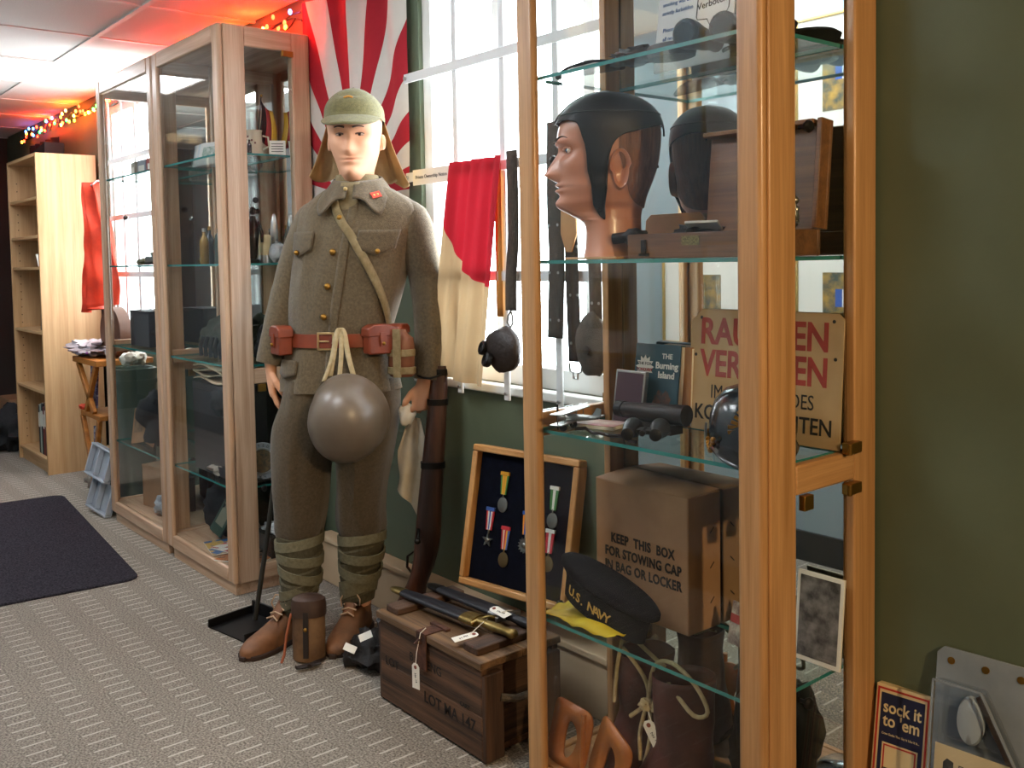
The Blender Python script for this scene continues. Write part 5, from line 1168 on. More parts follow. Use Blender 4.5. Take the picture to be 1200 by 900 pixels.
MBT = mat('maroon_leather', '#5e302a', .45, col2='#43211d', ns=8, bump=.2, bs=50)
ROPE = mat('rope_lace', '#c2ad86', .85, col2='#a8936c', ns=60, bump=.2)
def boot(label, m, seed):
    t = thing('leather_boot', label, 'boot', m.translation, group='maroon boots on the cabinet floor'); b_ = MB(m); rings = []
    for i in range(22):
        u = i/21; z = .002+.27*u; hy = .098-.040*min(u*2.2, 1)+.012*u; hx = .058+.006*math.sin(u*6); cy = -.03*(1-min(u*2.2, 1)); rg = ring(0, cy, z, hx, hy, 28, 2.1)
        rings.append([p+Vector((.006*noise.noise(p*18+Vector((seed, 0, 0))), .006*noise.noise(p*18+Vector((0, seed, 0))), 0)) for p in rg])
    b_.loft(rings, True, False); o = b_.build('boot_upper', MBT, t, solid=.003, smooth=60)
    b_ = MB(m); b_.loft([ring(0, -.032, z, .060, .102, 28, 2.2) for z in (0., .012)]); b_.build('sole', SOLE, t)
    for k in range(5): z = .10+.035*k; b_ = MB(m); yy = -.040-.0; b_.tube([(-.03, yy+.014, z), (0, yy-.012-.004*k*0, z+.01), (.03, yy+.014, z+.02)], .0032, 6); b_.build('lace', ROPE, o)
    return o
o1 = boot('maroon leather lace-up boot in the cabinet bottom nearest the corner post', T(-1.365, 1.595, Z0+.001) @ RZ(-40), 1.); o2 = boot('maroon leather lace-up boot behind the tan leather guard', T(-1.515, 1.635, Z0+.001) @ RZ(-15), 5.)
cd_ = thing('rope_cord', 'thick cream cord knotted and looped over the maroon boots', 'cord', (-1.45, 1.60, Z0+.20))
for pts in ([(-1.545, 1.60, .375), (-1.53, 1.575, .37), (-1.535, 1.56, .30), (-1.54, 1.555, .22)], [(-1.53, 1.575, .345), (-1.46, 1.57, .30), (-1.44, 1.56, .255), (-1.48, 1.545, .21)], [(-1.44, 1.56, .25), (-1.42, 1.56, .34), (-1.36, 1.55, .37), (-1.30, 1.555, .34), (-1.27, 1.56, .29), (-1.30, 1.55, .275), (-1.36, 1.55, .31), (-1.40, 1.55, .30), (-1.41, 1.545, .245)],
            [(-1.44, 1.555, .245), (-1.455, 1.55, .18), (-1.45, 1.545, .12)], [(-1.43, 1.555, .245), (-1.425, 1.55, .18), (-1.44, 1.545, .11)], [(-1.51, 1.60, .36), (-1.45, 1.60, .335), (-1.42, 1.595, .33)]):
    pp = []
    for i in range(len(pts)-1):
        P = [Vector(pts[max(i-1, 0)]), Vector(pts[i]), Vector(pts[i+1]), Vector(pts[min(i+2, len(pts)-1)])]
        for f in (0, .25, .5, .75): pp.append(.5*((2*P[1])+(P[2]-P[0])*f+(2*P[0]-5*P[1]+4*P[2]-P[3])*f*f+(3*P[1]-P[0]-3*P[2]+P[3])*f**3))
    pp.append(Vector(pts[-1])); MB().tube(pp, .0048, 8).build('cord_strand', ROPE, cd_)
b = MB(); b.lump((-1.435, 1.55, .25), (.018, .014, .014), .4, 3., 2.); b.build('knot', ROPE, cd_)
tag_label('tan paper tag tied to the cord knot in the cabinet bottom', T(-1.405, 1.54, .195) @ RZ(20) @ RY(-28), [(-1.412, 1.542, .22), (-1.425, 1.545, .24), (-1.435, 1.55, .25)])
gd = thing('glass_dish', 'clear domed glass lens in a black rim behind the lower side door', 'lens', (-1.13, 1.60, Z0)); gm_ = T(-1.13, 1.605, Z0+.035) @ RX(10)
MB(gm_).lathe([(.062, -.035), (.075, -.03), (.078, .0), (.078, .012), (.070, .014), (.068, .0)], (0, 0, 0), 36).build('rim', BLACKM, gd, smooth=50); MB(gm_).lathe([(.070, .010), (.062, .028), (.042, .042), (.02, .049), (0, .050)], (0, 0, 0), 36).build('lens_dome', glass('lens_glass', (.9, .95, 1.), .12), gd, smooth=60)
b = MB(); b.lump((-1.22, 1.68, Z0+.13), (.075, .045, .13), .3, 2., 7., floor=Z0+.001); b.build('dark_bag', mat('bag_black', '#1e1b1b', .7, col2='#131111', ns=12, bump=.3), smooth=60, label='dark leather bag slumped at the back of the cabinet floor', cat='bag')
# ---------------------------------------------------------------- top shelf
sc_ = thing('speech_card', 'white information card with a Verboten speech bubble on the top shelf', 'card', (-1.40, 1.66, Z1)); scm = T(-1.50, 1.665, Z1+.002) @ RX(-8)
MB(scm).box(0, .215, 0, .003, 0, .27).build('card', mat('card_white', '#e6e8ea', .6), sc_); BLU = mat('blue_ink', '#3a5f9a', .7)
for i, s in enumerate(('smoking was also', 'strictly forbidden', '', 'Please observe', 'all notices and', 'signs on display')):
    if s: text(s, .013, scm @ T(.058, -.001, .155-.020*i), BLU, sc_)
bub = [(.115, .108), (.118, .101), (.145, .098), (.155, .081), (.163, .100), (.198, .105), (.202, .113), (.204, .158), (.198, .165), (.122, .161), (.116, .155)]
MB(scm).tube([Vector((x, -.001, z)) for x, z in bub], .0011, 5, closed=True).build('speech_bubble', INK, sc_); text('Verboten!', .021, scm @ T(.158, -.001, .132) @ RY(-4), INK, sc_)
binoculars('large black binoculars on the top glass shelf with lenses facing out', T(-1.235, 1.515, Z1+.031) @ RZ(10) @ RX(-90), 1.15)
b = MB()
b.lathe([(.032, 0), (.048, .0), (.050, .010), (.048, .026), (.044, .026), (.042, .004), (.034, .003)], (-1.355, 1.56, Z1+.001), 30, None, 1.2, .8); b.build('coiled_belt', DLEA, smooth=50, label='dark leather belt coiled in a ring on the top glass shelf', cat='belt')
wc = thing('side_cap', 'flat dark garrison cap at the left of the top glass shelf', 'cap', (-1.59, 1.55, Z1)); b = MB(T(-1.585, 1.545, Z1+.001) @ RZ(12)); rings = []
for i in range(17): u = i/16; w_ = .024*math.sin(math.pi*min(max(u, .04), .96))**.5; h_ = .010+.022*math.sin(math.pi*u)**.6; rings.append([Vector((-.09+.18*u, w_*math.cos(2*math.pi*k/14), h_/2+h_/2*math.sin(2*math.pi*k/14))) for k in range(14)])
b.loft(rings); co_ = b.build('cap_body', NV, wc, smooth=60); MB(T(-1.585, 1.545, Z1+.001) @ RZ(12)).tube([(-.085, -.018, .006), (-.03, -.026, .014), (.03, -.026, .018), (.085, -.016, .012)], .0018, 5).build('cap_piping', STEEL, co_)
b = MB(); b.lump((-1.45, 1.55, Z1+.018), (.06, .035, .018), .6, 2.6, 3., floor=Z1+.001); b.build('webbing_heap', DLEA, smooth=60, label='tangle of dark leather straps between the caps on the top shelf', cat='straps')
pk = thing('service_hat', 'dark peaked service cap at the back of the top shelf near the corner post', 'cap', (-1.21, 1.64, Z1)); b = MB(T(-1.205, 1.655, Z1+.001)); b.lathe([(.060, 0), (.062, .02), (.078, .035), (.082, .048), (.07, .056), (0, .058)], (0, 0, 0), 36, None, 1., .82); b.build('crown', NV, pk, smooth=60); b = MB(); b.grid(lambda u, v: Vector((-1.205+.062*math.sin(R(-60+120*u))*(1+.1*v), 1.655-.051*math.cos(R(-60+120*u))-.03*v*math.cos(R(-60+120*u)), Z1+.012-.008*v)), 18, 4); b.build('peak', PL_, pk, solid=.002)
# ================================================================ contents of the two pale cabinets
def bottle(label, x, y, z, r, h, m, group=None, cap=None):
    t = thing('bottle', label, 'bottle', (x, y, z), group=group); MB().lathe([(0, 0), (r*.95, 0), (r, .004), (r, h*.62), (r*.8, h*.72), (r*.38, h*.8), (r*.36, h*.93), (0, h*.93)], (x, y, z), 18).build('glass_body', m, t, smooth=50)
    MB().lathe([(r*.42, h*.90), (r*.42, h), (0, h)], (x, y, z), 14).build('cap', cap or BLACKM, t); return t
def carton(name, label, cat, x0, x1, y0, y1, z0, z1, m, lid=None, band=None, rz=0., group=None):
    c = Vector(((x0+x1)/2, (y0+y1)/2, z0)); t = thing(name, label, cat, c, group=group); mm_ = T(*c) @ RZ(rz); w, d, h = x1-x0, y1-y0, z1-z0
    MB(mm_).cbox((0, 0, h*.46), (w, d, h*.92)).build('box_body', m, t, bevel=.002); MB(mm_).cbox((0, 0, h*.96), (w*1.01, d*1.01, h*.08)).build('box_lid', lid or m, t, bevel=.0015)
    if band: MB(mm_).cbox((0, -d/2-.0006, h*.5), (w*.7, .0008, h*.35)).build('printed_label', band, t)
    return t
def soft(name, label, cat, c, r, m, seed, amp=.4, floor=None):
    b_ = MB(); b_.lump(c, r, amp, 2.2, seed, 26, 16, floor=floor); return b_.build(name, m, smooth=60, label=label, cat=cat)
OLV = mat('olive_canvas', '#4b5043', .9, col2='#33372f', ns=10, bump=.4, bs=30); DRK = mat('dark_canvas', '#23262a', .85, col2='#17191c', ns=10, bump=.4, bs=30)
CRM = mat('cream_cloth', '#c3b193', .9, col2='#a8967a', ns=9, bump=.2); PLAST = mat('clear_plastic', '#c3c6c8', .15, spec=.8, col2='#9da1a5', ns=18, bump=.6, bs=24)
A1, A2, A3, A4, A0 = 1.665, 1.25, .865, .40, .10
# ---- cabinet beside the mannequin, upper shelf
mg = thing('ceramic_stein', 'cream ceramic stein with painted sprigs on the upper shelf', 'stein', (-3.50, 1.61, A1)); MB().lathe([(0, 0), (.034, 0), (.034, .006), (.030, .02), (.028, .085), (.031, .095), (.027, .095), (.026, .02), (0, .015)], (-3.50, 1.61, A1), 24).build('stein_body', mat('cream_glaze', '#d8cdb8', .25, col2='#c8bda6', ns=6), mg, smooth=50); MB().tube([(-3.485, 1.637, A1+.075), (-3.475, 1.655, A1+.07), (-3.475, 1.658, A1+.035), (-3.487, 1.638, A1+.022)], .004, 8).build('handle', mat('cream_glaze', '#d8cdb8'), mg)
for k, (dz, a) in enumerate(((.03, -70), (.055, -45), (.07, -80), (.045, -20))): MB().sphere((-3.50+.030*math.cos(R(a)), 1.61+.030*math.sin(R(a)), A1+dz), (.004, .004, .004), 8, 6).build('painted_sprig', mat('sprig', '#6a3a34', .5), mg)
gf = thing('table_flag', 'small black red and gold table flag standing in the upper shelf', 'flag', (-3.52, 1.665, A1)); MB().tube([(-3.52, 1.625, A1+.0), (-3.52, 1.652, A1+.23)], .0022, 6).build('pole', BLACKM, gf); MB().lathe([(0, 0), (.018, 0), (.016, .006), (0, .008)], (-3.52, 1.625, A1), 16).build('base', BLACKM, gf); MB().sphere((-3.52, 1.653, A1+.235), .006, 10, 6).build('finial', BRASS, gf)
for k, c in enumerate(('#1c1716', '#a01f26', '#d9a52a')):
    b = MB(); b.grid(lambda u, v: Vector((-3.515+.012*math.sin(u*4), 1.655+.016*k+.016*v*1.0+.01*u*(k+v-1.2)-.006, A1+.215-.145*u-.012*math.sin(v+k)-.012*(k+v))), 14, 3); b.build('flag_stripe', mat('fl_'+c[1:], c, .8), gf, solid=.001)
tc_ = thing('caption_card', 'small white caption card beside the table flag', 'card', (-3.47, 1.685, A1)); MB(T(-3.46, 1.685, A1+.030) @ RZ(62) @ RX(-8)).cbox((0, 0, 0), (.062, .001, .056)).build('card', PAPER, tc_)
for k in range(4): MB(T(-3.46, 1.685, A1+.030) @ RZ(62) @ RX(-8)).cbox((0, -.0008, .015-.010*k), (.045, .0004, .0025)).build('text_line', INK, tc_)
bottle('tiny dark scent bottle left of the ceramic stein', -3.47, 1.575, A1, .009, .055, mat('dark_glass', '#2a2630', .1))
for k in range(4):
    m_ = T(-3.93-.035*k, 1.60+.012*k, A1+.002) @ RZ(20+6*k) @ RX(-16); t = thing('greeting_card', ['white card with green print at the front of the upper shelf row', 'pale blue-grey card second in the upper shelf row', 'plain white card third in the upper shelf row', 'white card at the back of the upper shelf row'][k], 'card', m_.translation, group='cards propped on the upper shelf')
    MB(m_).box(-.07, .07, 0, .003, 0, .10).build('card', mat('card_w%d' % (k % 2), ['#e2e2de', '#cfd8dc'][k % 2], .6), t); MB(m_).box(-.05, .03, -.0008, 0, .03, .08).build('print', mat('card_p%d' % k, ['#5d8a6a', '#7a8fb0', '#c3c6c4', '#b06a5a'][k], .7, col2='#d8dcd8', ns=40), t)
# ---- second shelf
st_ = thing('statuette', 'dark bronze standing statuette by the side door', 'statuette', (-3.47, 1.575, A2)); b = MB(); b.tube([(-3.47, 1.575, A2+.015), (-3.47, 1.577, A2+.07), (-3.468, 1.580, A2+.13), (-3.47, 1.58, A2+.18)], [.014, .020, .024, .010], 14); b.sphere((-3.47, 1.58, A2+.20), (.013, .013, .016), 12, 8); b.tube([(-3.47, 1.595, A2+.16), (-3.465, 1.612, A2+.12), (-3.46, 1.61, A2+.08)], [.008, .007, .005], 8); b.build('figure', mat('bronze', '#221c18', .35, .6), st_, smooth=60); MB().lathe([(0, 0), (.026, 0), (.026, .012), (.02, .016), (0, .016)], (-3.47, 1.575, A2), 18).build('plinth', BLACKM, st_)
bx_s = thing('brass_cylinder', 'cream enamelled tin on the second shelf', 'tin', (-3.49, 1.635, A2)); MB().lathe([(0, 0), (.024, 0), (.024, .075), (.021, .08), (0, .08)], (-3.49, 1.635, A2+.03), 22).build('tin_body', mat('tin_cream', '#c7b48a', .4, .3), bx_s); MB().lathe([(0, 0), (.028, 0), (.026, .03), (0, .03)], (-3.49, 1.635, A2), 22).build('tin_base', STEEL, bx_s)
sh_ = thing('artillery_shell', 'polished pointed steel shell standing on the second shelf', 'shell', (-3.51, 1.685, A2)); MB().lathe([(0, 0), (.016, 0), (.016, .10), (.0155, .12), (.012, .16), (.005, .19), (0, .195)], (-3.51, 1.685, A2), 20).build('shell_body', STEEL, sh_, smooth=50); MB().lathe([(.0165, .02), (.0172, .022), (.0172, .03), (.0165, .032)], (-3.51, 1.685, A2), 20).build('driving_band', BRASS, sh_)
soft('plastic_bag', 'bundle of badges in clear plastic at the right of the second shelf', 'bag', (-3.475, 1.675, A2+.040), (.03, .035, .042), PLAST, 3., .3, A2+.001)
cols = ['#b98a3c', '#9a9a96', '#c9b48a', '#3f4a44', '#7a5a3a', '#ddd6c6', '#8c6a2a', '#2b2b2e']; NM = ['gold-capped', 'grey', 'cream', 'dark green', 'brown', 'white', 'amber', 'black']
for k in range(8):
    bottle('%s bottle standing in the second-shelf bottle row of the cabinet by the mannequin' % NM[k], -3.62-.052*k, 1.57+.045*(k % 3), A2, .019, .13+.03*((k*5) % 4)/3, mat('bot%d' % k, cols[k], .2, .3 if k in (0, 6) else 0.), 'bottles on the second shelf', cap=BRASS if k % 2 else STEEL)
# ---- third shelf and below
soft('rolled_kit', 'olive canvas kit bag bulging on the third shelf front', 'kit bag', (-3.66, 1.585, A3+.085), (.13, .075, .085), OLV, 2., .45, A3+.001); soft('rolled_kit', 'dark rolled canvas pack against the side door of the third shelf', 'pack', (-3.485, 1.645, A3+.075), (.055, .055, .075), DRK, 5., .4, A3+.001); soft('rolled_kit', 'olive rolled groundsheet at the rear of the third shelf', 'groundsheet', (-3.90, 1.62, A3+.08), (.11, .07, .08), OLV, 8., .4, A3+.001)
b = MB()
for k in range(6): b.tube([(-3.60-.05*k, 1.52, A3+.09), (-3.61-.05*k, 1.512, A3+.05), (-3.60-.05*k, 1.51, A3+.01)], .008, 6)
b.build('webbing_straps', DRK, label='row of dark webbing straps across the third shelf bag', cat='straps')
b = MB()
for k in range(4): b.grid(lambda u, v: Vector((-3.92+.34*u, 1.50+.15*v, A3-.085+.018*k+.008*math.sin(u*7+k*2)+.006*math.sin(v*5+k))), 20, 8)
b.build('folded_shirt', CRM, smooth=60, solid=.004, label='stack of folded cream shirts below the third shelf', cat='shirts')
carton('display_board', 'wooden stand carrying the folded cream shirts', 'stand', -3.93, -3.57, 1.50, 1.66, A4+.001, A3-.10, mat('stand_dark', '#2c2a2d', .6, col2='#1f1e21', ns=8))
for i, (x, y, r_, lb_) in enumerate(((-3.465, 1.585, .072, 'round grey service plaque with black rim nearest the side door'), (-3.47, 1.668, .066, 'round blue-lettered service plaque beside the mannequin leg'))):
    t = thing('wall_plaque', lb_, 'plaque', (x, y, A4), group='round plaques on the lower shelf'); m_ = T(x, y, A4+r_+.012) @ RZ(62) @ RX(84)
    MB(m_).lathe([(0, -.006), (r_, -.006), (r_, .0), (r_*.96, .004), (r_*.72, .004)], (0, 0, 0), 40).build('outer_ring', mat('plaque_grey%d' % i, ['#8b9196', '#b9bec4'][i], .4), t); MB(m_).lathe([(r_*.72, .004), (r_*.70, .007), (r_*.64, .007), (r_*.62, .005)], (0, 0, 0), 40).build('inner_ring', STEEL, t); MB(m_).lathe([(0, .0055), (r_*.62, .0055), (r_*.62, .004)], (0, 0, 0), 36).build('emblem', mat('emblem%d' % i, ['#7a5f3a', '#3a4a6a'][i], .5, col2='#3d3a30', ns=60), t)
    for k, ch in enumerate('UNITED STATES NAVY'):
        if ch != ' ': a = R(150-16.5*k); text(ch, .014, m_ @ Matrix(((1, 0, 0, r_*.83*math.cos(a)), (0, 1, 0, r_*.83*math.sin(a)), (0, 0, 1, .005), (0, 0, 0, 1))) @ Matrix.Rotation(a-math.pi/2, 4, 'Z') @ RX(-90), INK, t)
soft('medal_heap', 'heap of small dark badges in front of the plaques', 'badges', (-3.50, 1.60, A4+.012), (.05, .07, .014), mat('badge_heap', '#6a6660', .4, .5, col2='#2a2826', ns=70), 4., .4, A4+.001)
b = MB(T(-3.80, 1.575, A0+.12) @ RZ(12) @ RY(22) @ RX(-20)); b.cbox((0, 0, 0), (.075, .012, .20)); gb = b.build('boxed_model', mat('box_green', '#2f4a3c', .5, col2='#243a30', ns=8), label='upright dark green boxed model kit in the cabinet bottom', cat='box', bevel=.002)
MB(T(-3.80, 1.575, A0+.12) @ RZ(12) @ RY(22) @ RX(-20)).cbox((0, -.0066, .0), (.05, .001, .12)).build('box_window', mat('kit_window', '#7b7a68', .3), gb); MB(T(-3.80, 1.575, A0+.12) @ RZ(12) @ RY(22) @ RX(-20)).cbox((0, -.0066, .08), (.06, .001, .014)).build('yellow_strip', mat('kit_yellow', '#b9a03a', .5), gb)
soft('dark_kit', 'black rucksack filling the back of the lowest compartment', 'rucksack', (-3.92, 1.63, A0+.12), (.13, .08, .12), DRK, 12., .4, A0+.001)
for k, (x, y, a, c, c2, lb_) in enumerate(((-3.62, 1.55, 15, '#b0262e', '#e6ded2', 'red and white printed magazine lying in the cabinet bottom'), (-3.70, 1.52, -12, '#2f5f96', '#c9a04a', 'blue magazine fanned under the red one'), (-3.52, 1.53, 30, '#2a2522', '#b06a3a', 'black magazine fanned at the corner of the cabinet bottom'))):
    t = thing('magazine', lb_, 'magazine', (x, y, A0), group='magazines in the cabinet bottom'); m_ = T(x, y, A0+.002+.006*(2-k)) @ RZ(a); MB(m_).cbox((0, 0, .0018), (.20, .13, .0036)).build('pages', PAPER, t); MB(m_).cbox((0, 0, .004), (.20, .13, .0008)).build('cover', mat('mag%d' % k, c, .4, col2=c2, ns=22, lo=.5, hi=.55), t)
carton('black_case', 'low black case by the side door of the cabinet bottom', 'case', -3.60, -3.44, 1.60, 1.70, A0+.001, A0+.085, mat('case_black', '#1c1b1c', .5)); soft('plastic_bag', 'clear bag resting on the low black case', 'bag', (-3.50, 1.645, A0+.105), (.05, .04, .022), PLAST, 9., .4, A0+.086)
for k in range(2): box('case_lens', STEEL, -3.52-.01*k, -3.51-.01*k, 1.52, 1.53, A4+.001, A4+.02).name = 'small_clip'; 
for o in [o for o in COL.objects if o.name.startswith('small_clip')]: bpy.data.objects.remove(o)
# ---- farther cabinet
for k, (x, w_, c, lb_) in enumerate(((-4.70, .09, '#b0a898', 'pale small carton at the left of the far cabinet upper shelf'), (-4.58, .10, '#8a8f98', 'grey small carton in the middle of the far cabinet upper shelf'), (-4.46, .08, '#a34a44', 'red small carton at the right of the far cabinet upper shelf'))):
    carton('small_carton', lb_, 'box', x-w_/2, x+w_/2, 1.54, 1.61, A1+.001, A1+.075, mat('ctn%d' % k, c, .6), band=PAPER, rz=8*k-6, group='small cartons on the far upper shelf')
tk = thing('model_tank', 'small grey model vehicle on the far cabinet second shelf', 'model', (-4.52, 1.57, A2)); MB().box(-4.58, -4.46, 1.54, 1.60, A2+.012, A2+.04).build('hull', mat('model_grey', '#5b5d58', .5), tk, bevel=.004); MB().box(-4.54, -4.49, 1.553, 1.587, A2+.04, A2+.06).build('turret', mat('model_grey', '#5b5d58'), tk, bevel=.004); MB().tube([(-4.54, 1.57, A2+.05), (-4.60, 1.57, A2+.053)], .003, 8).build('gun', mat('model_grey', '#5b5d58'), tk)
for y in (1.545, 1.595): MB().box(-4.585, -4.455, y-.008, y+.008, A2+.001, A2+.018).build('track', BLACKM, tk, bevel=.006)
soft('cloth_badges', 'little heap of cloth badges on the far second shelf', 'badges', (-4.68, 1.57, A2+.014), (.05, .03, .016), mat('badge_mix', '#7a6a3a', .7, col2='#3a4a3c', ns=60), 6., .5, A2+.001)
carton('grey_case', 'large grey fibre case on the far cabinet third shelf', 'case', -4.76, -4.50, 1.52, 1.66, A3+.001, A3+.17, mat('fibre_grey', '#3a3e44', .6, col2='#2c3035', ns=6))
soft('black_coat', 'crumpled black coat in the far cabinet below the third shelf', 'coat', (-4.55, 1.58, A4+.12), (.16, .08, .13), DRK, 15., .4, A4+.001); carton('brown_carton', 'opened brown cardboard carton in the far cabinet bottom', 'box', -4.66, -4.46, 1.53, 1.66, A0+.001, A0+.20, CARD, rz=10)
soft('plastic_bag', 'shiny crumpled clear plastic bag on the far cabinet floor', 'bag', (-4.35, 1.53, A0+.05), (.09, .05, .055), PLAST, 21., .45, A0+.001); carton('picture_stack', 'stack of small dark frames leaning in the far cabinet bottom', 'frames', -4.44, -4.36, 1.58, 1.66, A0+.001, A0+.16, mat('frame_dk', '#4a3a30', .5))

# ================================================================ bookcase and far end
BIR = wood('birch', '#cda87c', '#b78f61', 'z', .5, bump=.03); BIRX = wood('birch_x', '#cda87c', '#b78f61', 'x', .5, bump=.03)
bc = thing('bookcase', 'tall narrow birch bookcase with open shelves at the far left', 'bookcase', (-6.53, 1.63, 0)); BX0, BX1, BY0, BY1, BZ = -6.90, -6.17, 1.46, 1.80, 1.925
box('side_panel', BIR, BX0, BX0+.02, BY0, BY1, 0, BZ, bc, .002); box('side_panel', BIR, BX1-.02, BX1, BY0, BY1, 0, BZ, bc, .002); box('top_panel', BIRX, BX0+.02, BX1-.02, BY0, BY1, BZ-.02, BZ, bc, .001); box('back_panel', BIR, BX0+.02, BX1-.02, BY1-.008, BY1, .02, BZ-.02, bc)
SZ = [.09, .50, .86, 1.25, 1.44, 1.67]
for z in SZ: box('shelf', BIRX, BX0+.021, BX1-.021, BY0+.005, BY1-.01, z-.018, z, bc, .002)
box('kick_board', BIRX, BX0+.02, BX1-.02, BY0+.02, BY0+.036, .0, .072, bc)
PEG = mat('peg_hole', '#5a452c', .8)
for z in [.14+.05*k for k in range(34)]:
    if all(abs(z-s) > .03 for s in SZ): MB().cyl((BX0+.0205, BY0+.05, z), (BX0+.022, BY0+.05, z), .004, n=6).build('peg_hole', PEG, bc)
def row(z, specs, x_start, group):
    x = x_start
    for (t_, h, c, lb_) in specs:
        o = thing('book', lb_, 'book', (x-t_/2, 1.55, z), group=group); MB().box(x-t_, x, 1.49, 1.65, z+.001, z+h).build('cover', mat('bk'+c[1:], c, .55), o, bevel=.001); MB().box(x-t_+.002, x-.002, 1.492, 1.648, z+h-.004, z+h+.0005).build('page_block', PAPER, o); MB().box(x-t_+.003, x-.003, 1.4892, 1.4902, z+h*.55, z+h*.85).build('spine_title', mat('spine_w', '#d9d4c6', .6), o); x -= t_+.002
row(.09, [(.034, .29, '#d6d2c8', 'white-spined book against the bookcase right side, bottom shelf'), (.03, .31, '#3b3f46', 'slate book second from the right on the bottom shelf'), (.04, .30, '#c9c6c0', 'pale grey book third from the right on the bottom shelf'), (.036, .33, '#4a2326', 'maroon book mid bottom shelf of the bookcase'), (.03, .30, '#7b2f2c', 'red-brown book left of the maroon one'), (.04, .32, '#1f2226', 'black tall book on the bottom shelf of the bookcase'), (.03, .31, '#9fb3a8', 'pale green thin book on the bottom shelf'), (.035, .30, '#35302c', 'dark brown book leftmost on the bottom shelf')], BX1-.025, 'books on the bookcase bottom shelf')
row(.50, [(.03, .25, '#2e2a33', 'dark book at the right end of the second shelf'), (.03, .24, '#463430', 'brown book beside the dark one on the second shelf')], BX1-.025, 'books on the second bookcase shelf')
for k, (x, c, lb_) in enumerate(((-6.26, '#8a94a0', 'grey book leaning on the middle bookcase shelf'), (-6.36, '#27333f', 'dark blue illustrated book leaning on the middle bookcase shelf'))):
    o = thing('book', lb_, 'book', (x, 1.53, .86), group='leaning books on the middle shelf'); m_ = T(x, 1.50, .861) @ RY(10); MB(m_).box(-.02, .02, 0, .16, 0, .26-.03*k+.03).build('cover', mat('lean%d' % k, c, .5, col2='#15191d', ns=25), o, bevel=.001); MB(m_).box(-.015, .015, -.001, 0, .10, .22).build('spine_title', mat('spine_o', '#b98a5a', .6), o)
o = thing('folded_paper', 'white folded paper lying on an upper bookcase shelf', 'paper', (-6.27, 1.54, 1.25)); MB(T(-6.27, 1.52, 1.29) @ RY(-35)).cbox((0, 0, 0), (.004, .10, .09)).build('sheet', PAPER, o)
b = MB(T(-6.62, 1.62, BZ+.001) @ RZ(10)); b.prism([(-.15, 0), (.14, 0), (.15, .10), (-.04, .045)], .12); b.build('black_folder', mat('folder_black', '#121013', .6), label='black angular folder box on top of the bookcase', cat='folder')
# orange garment, bin, stand, disc, trays
ORG = mat('orange_nylon', '#d8401c', .6, col2='#b83214', ns=10, bump=.2, trans=.25)
b = MB()
b.grid(lambda u, v: Vector((-5.72+.30*(u-.5)*(.08+1.0*(1-v)**.6)+.03*math.sin(v*3)+.012*math.sin(v*17+u*5), 1.66-.045*math.sin(u*11+v*2)-.02*math.sin(u*23+v*5)-.04*math.sin(u*3.14), .98+.74*v+.05*u*(1-v))), 30, 30); oj = b.build('orange_jacket', ORG, smooth=60, solid=.004, label='bright orange garment hanging on the wall between the bookcase and far cabinet', cat='jacket')
ws = thing('folding_stand', 'orange-brown wooden folding stand beside the far cabinet', 'stand', (-5.3, 1.50, 0)); OWD = wood('orange_wood', '#b5742f', '#8f541c', 'x', .45)
box('top_board', OWD, -5.52, -5.10, 1.45, 1.74, .735, .765, ws, .003); box('lower_board', OWD, -5.44, -5.10, 1.46, 1.74, .455, .48, ws, .003)
for a, b_ in (((-5.48, 1.47, .735), (-5.22, 1.47, .48)), ((-5.16, 1.47, .735), (-5.36, 1.47, .48)), ((-5.44, 1.47, .455), (-5.20, 1.47, .0)), ((-5.14, 1.47, .455), (-5.32, 1.47, .0))):
    MB().bar(a, b_, .034, .022, (0, 1, 0)).build('brace_leg', OWD, ws, bevel=.003); MB().bar((a[0], 1.72, a[2]), (b_[0], 1.72, b_[2]), .034, .022, (0, 1, 0)).build('brace_leg', OWD, ws, bevel=.003)
b = MB(T(-5.33, 1.50, .61)); b.prism([(-.06, -.11), (.05, -.11), (.09, .12), (-.02, .12)], .01); b.build('patterned_bag', mat('dot_cloth', '#8d8aa0', .8, col2='#5a4f74', ns=38, lo=.5, hi=.53), label='purple and grey patterned bag tucked in the folding stand', cat='bag')
b = MB(T(-5.30, 1.50, .28)); b.prism([(-.06, -.10), (.05, -.10), (.06, .12), (-.04, .12)], .01); b.build('patterned_bag', mat('dot_cloth2', '#a5a7b0', .8, col2='#5a5f7a', ns=38, lo=.5, hi=.53), label='pale patterned bag low in the folding stand', cat='bag')
b = MB(); b.lump((-5.47, 1.55, .805), (.21, .11, .040), .6, 2.6, 3., 40, 18, floor=.766); b.build('plastic_packet', mat('film_plastic', '#c9bfc3', .2, col2='#a8a0a8', ns=14, bump=.6, bs=20, spec=.8), smooth=60, label='crumpled clear plastic packets spread on the folding stand', cat='packets'); b = MB(); b.tube([(-5.5, 1.47, .785), (-5.40, 1.462, .80), (-5.28, 1.462, .795)], .006, 6); b.build('purple_ribbon', mat('ribbon_purple', '#8f4aa0', .5), label='purple ribbon edge on the plastic packets', cat='ribbon')
dc = thing('drum', 'brown-rimmed shallow drum standing on the wooden stand', 'drum', (-5.25, 1.60, .766)); m_ = T(-5.25, 1.60, .90) @ RZ(5) @ RX(90); MB(m_).lathe([(.118, -.03), (.132, -.03), (.132, .03), (.118, .03)], (0, 0, 0), 36).build('rim', mat('drum_rim', '#5d3a28', .5), dc); MB(m_).lathe([(0, .024), (.119, .024), (.119, .020)], (0, 0, 0), 32).build('drum_skin', mat('drum_skin', '#8b6b55', .6), dc)
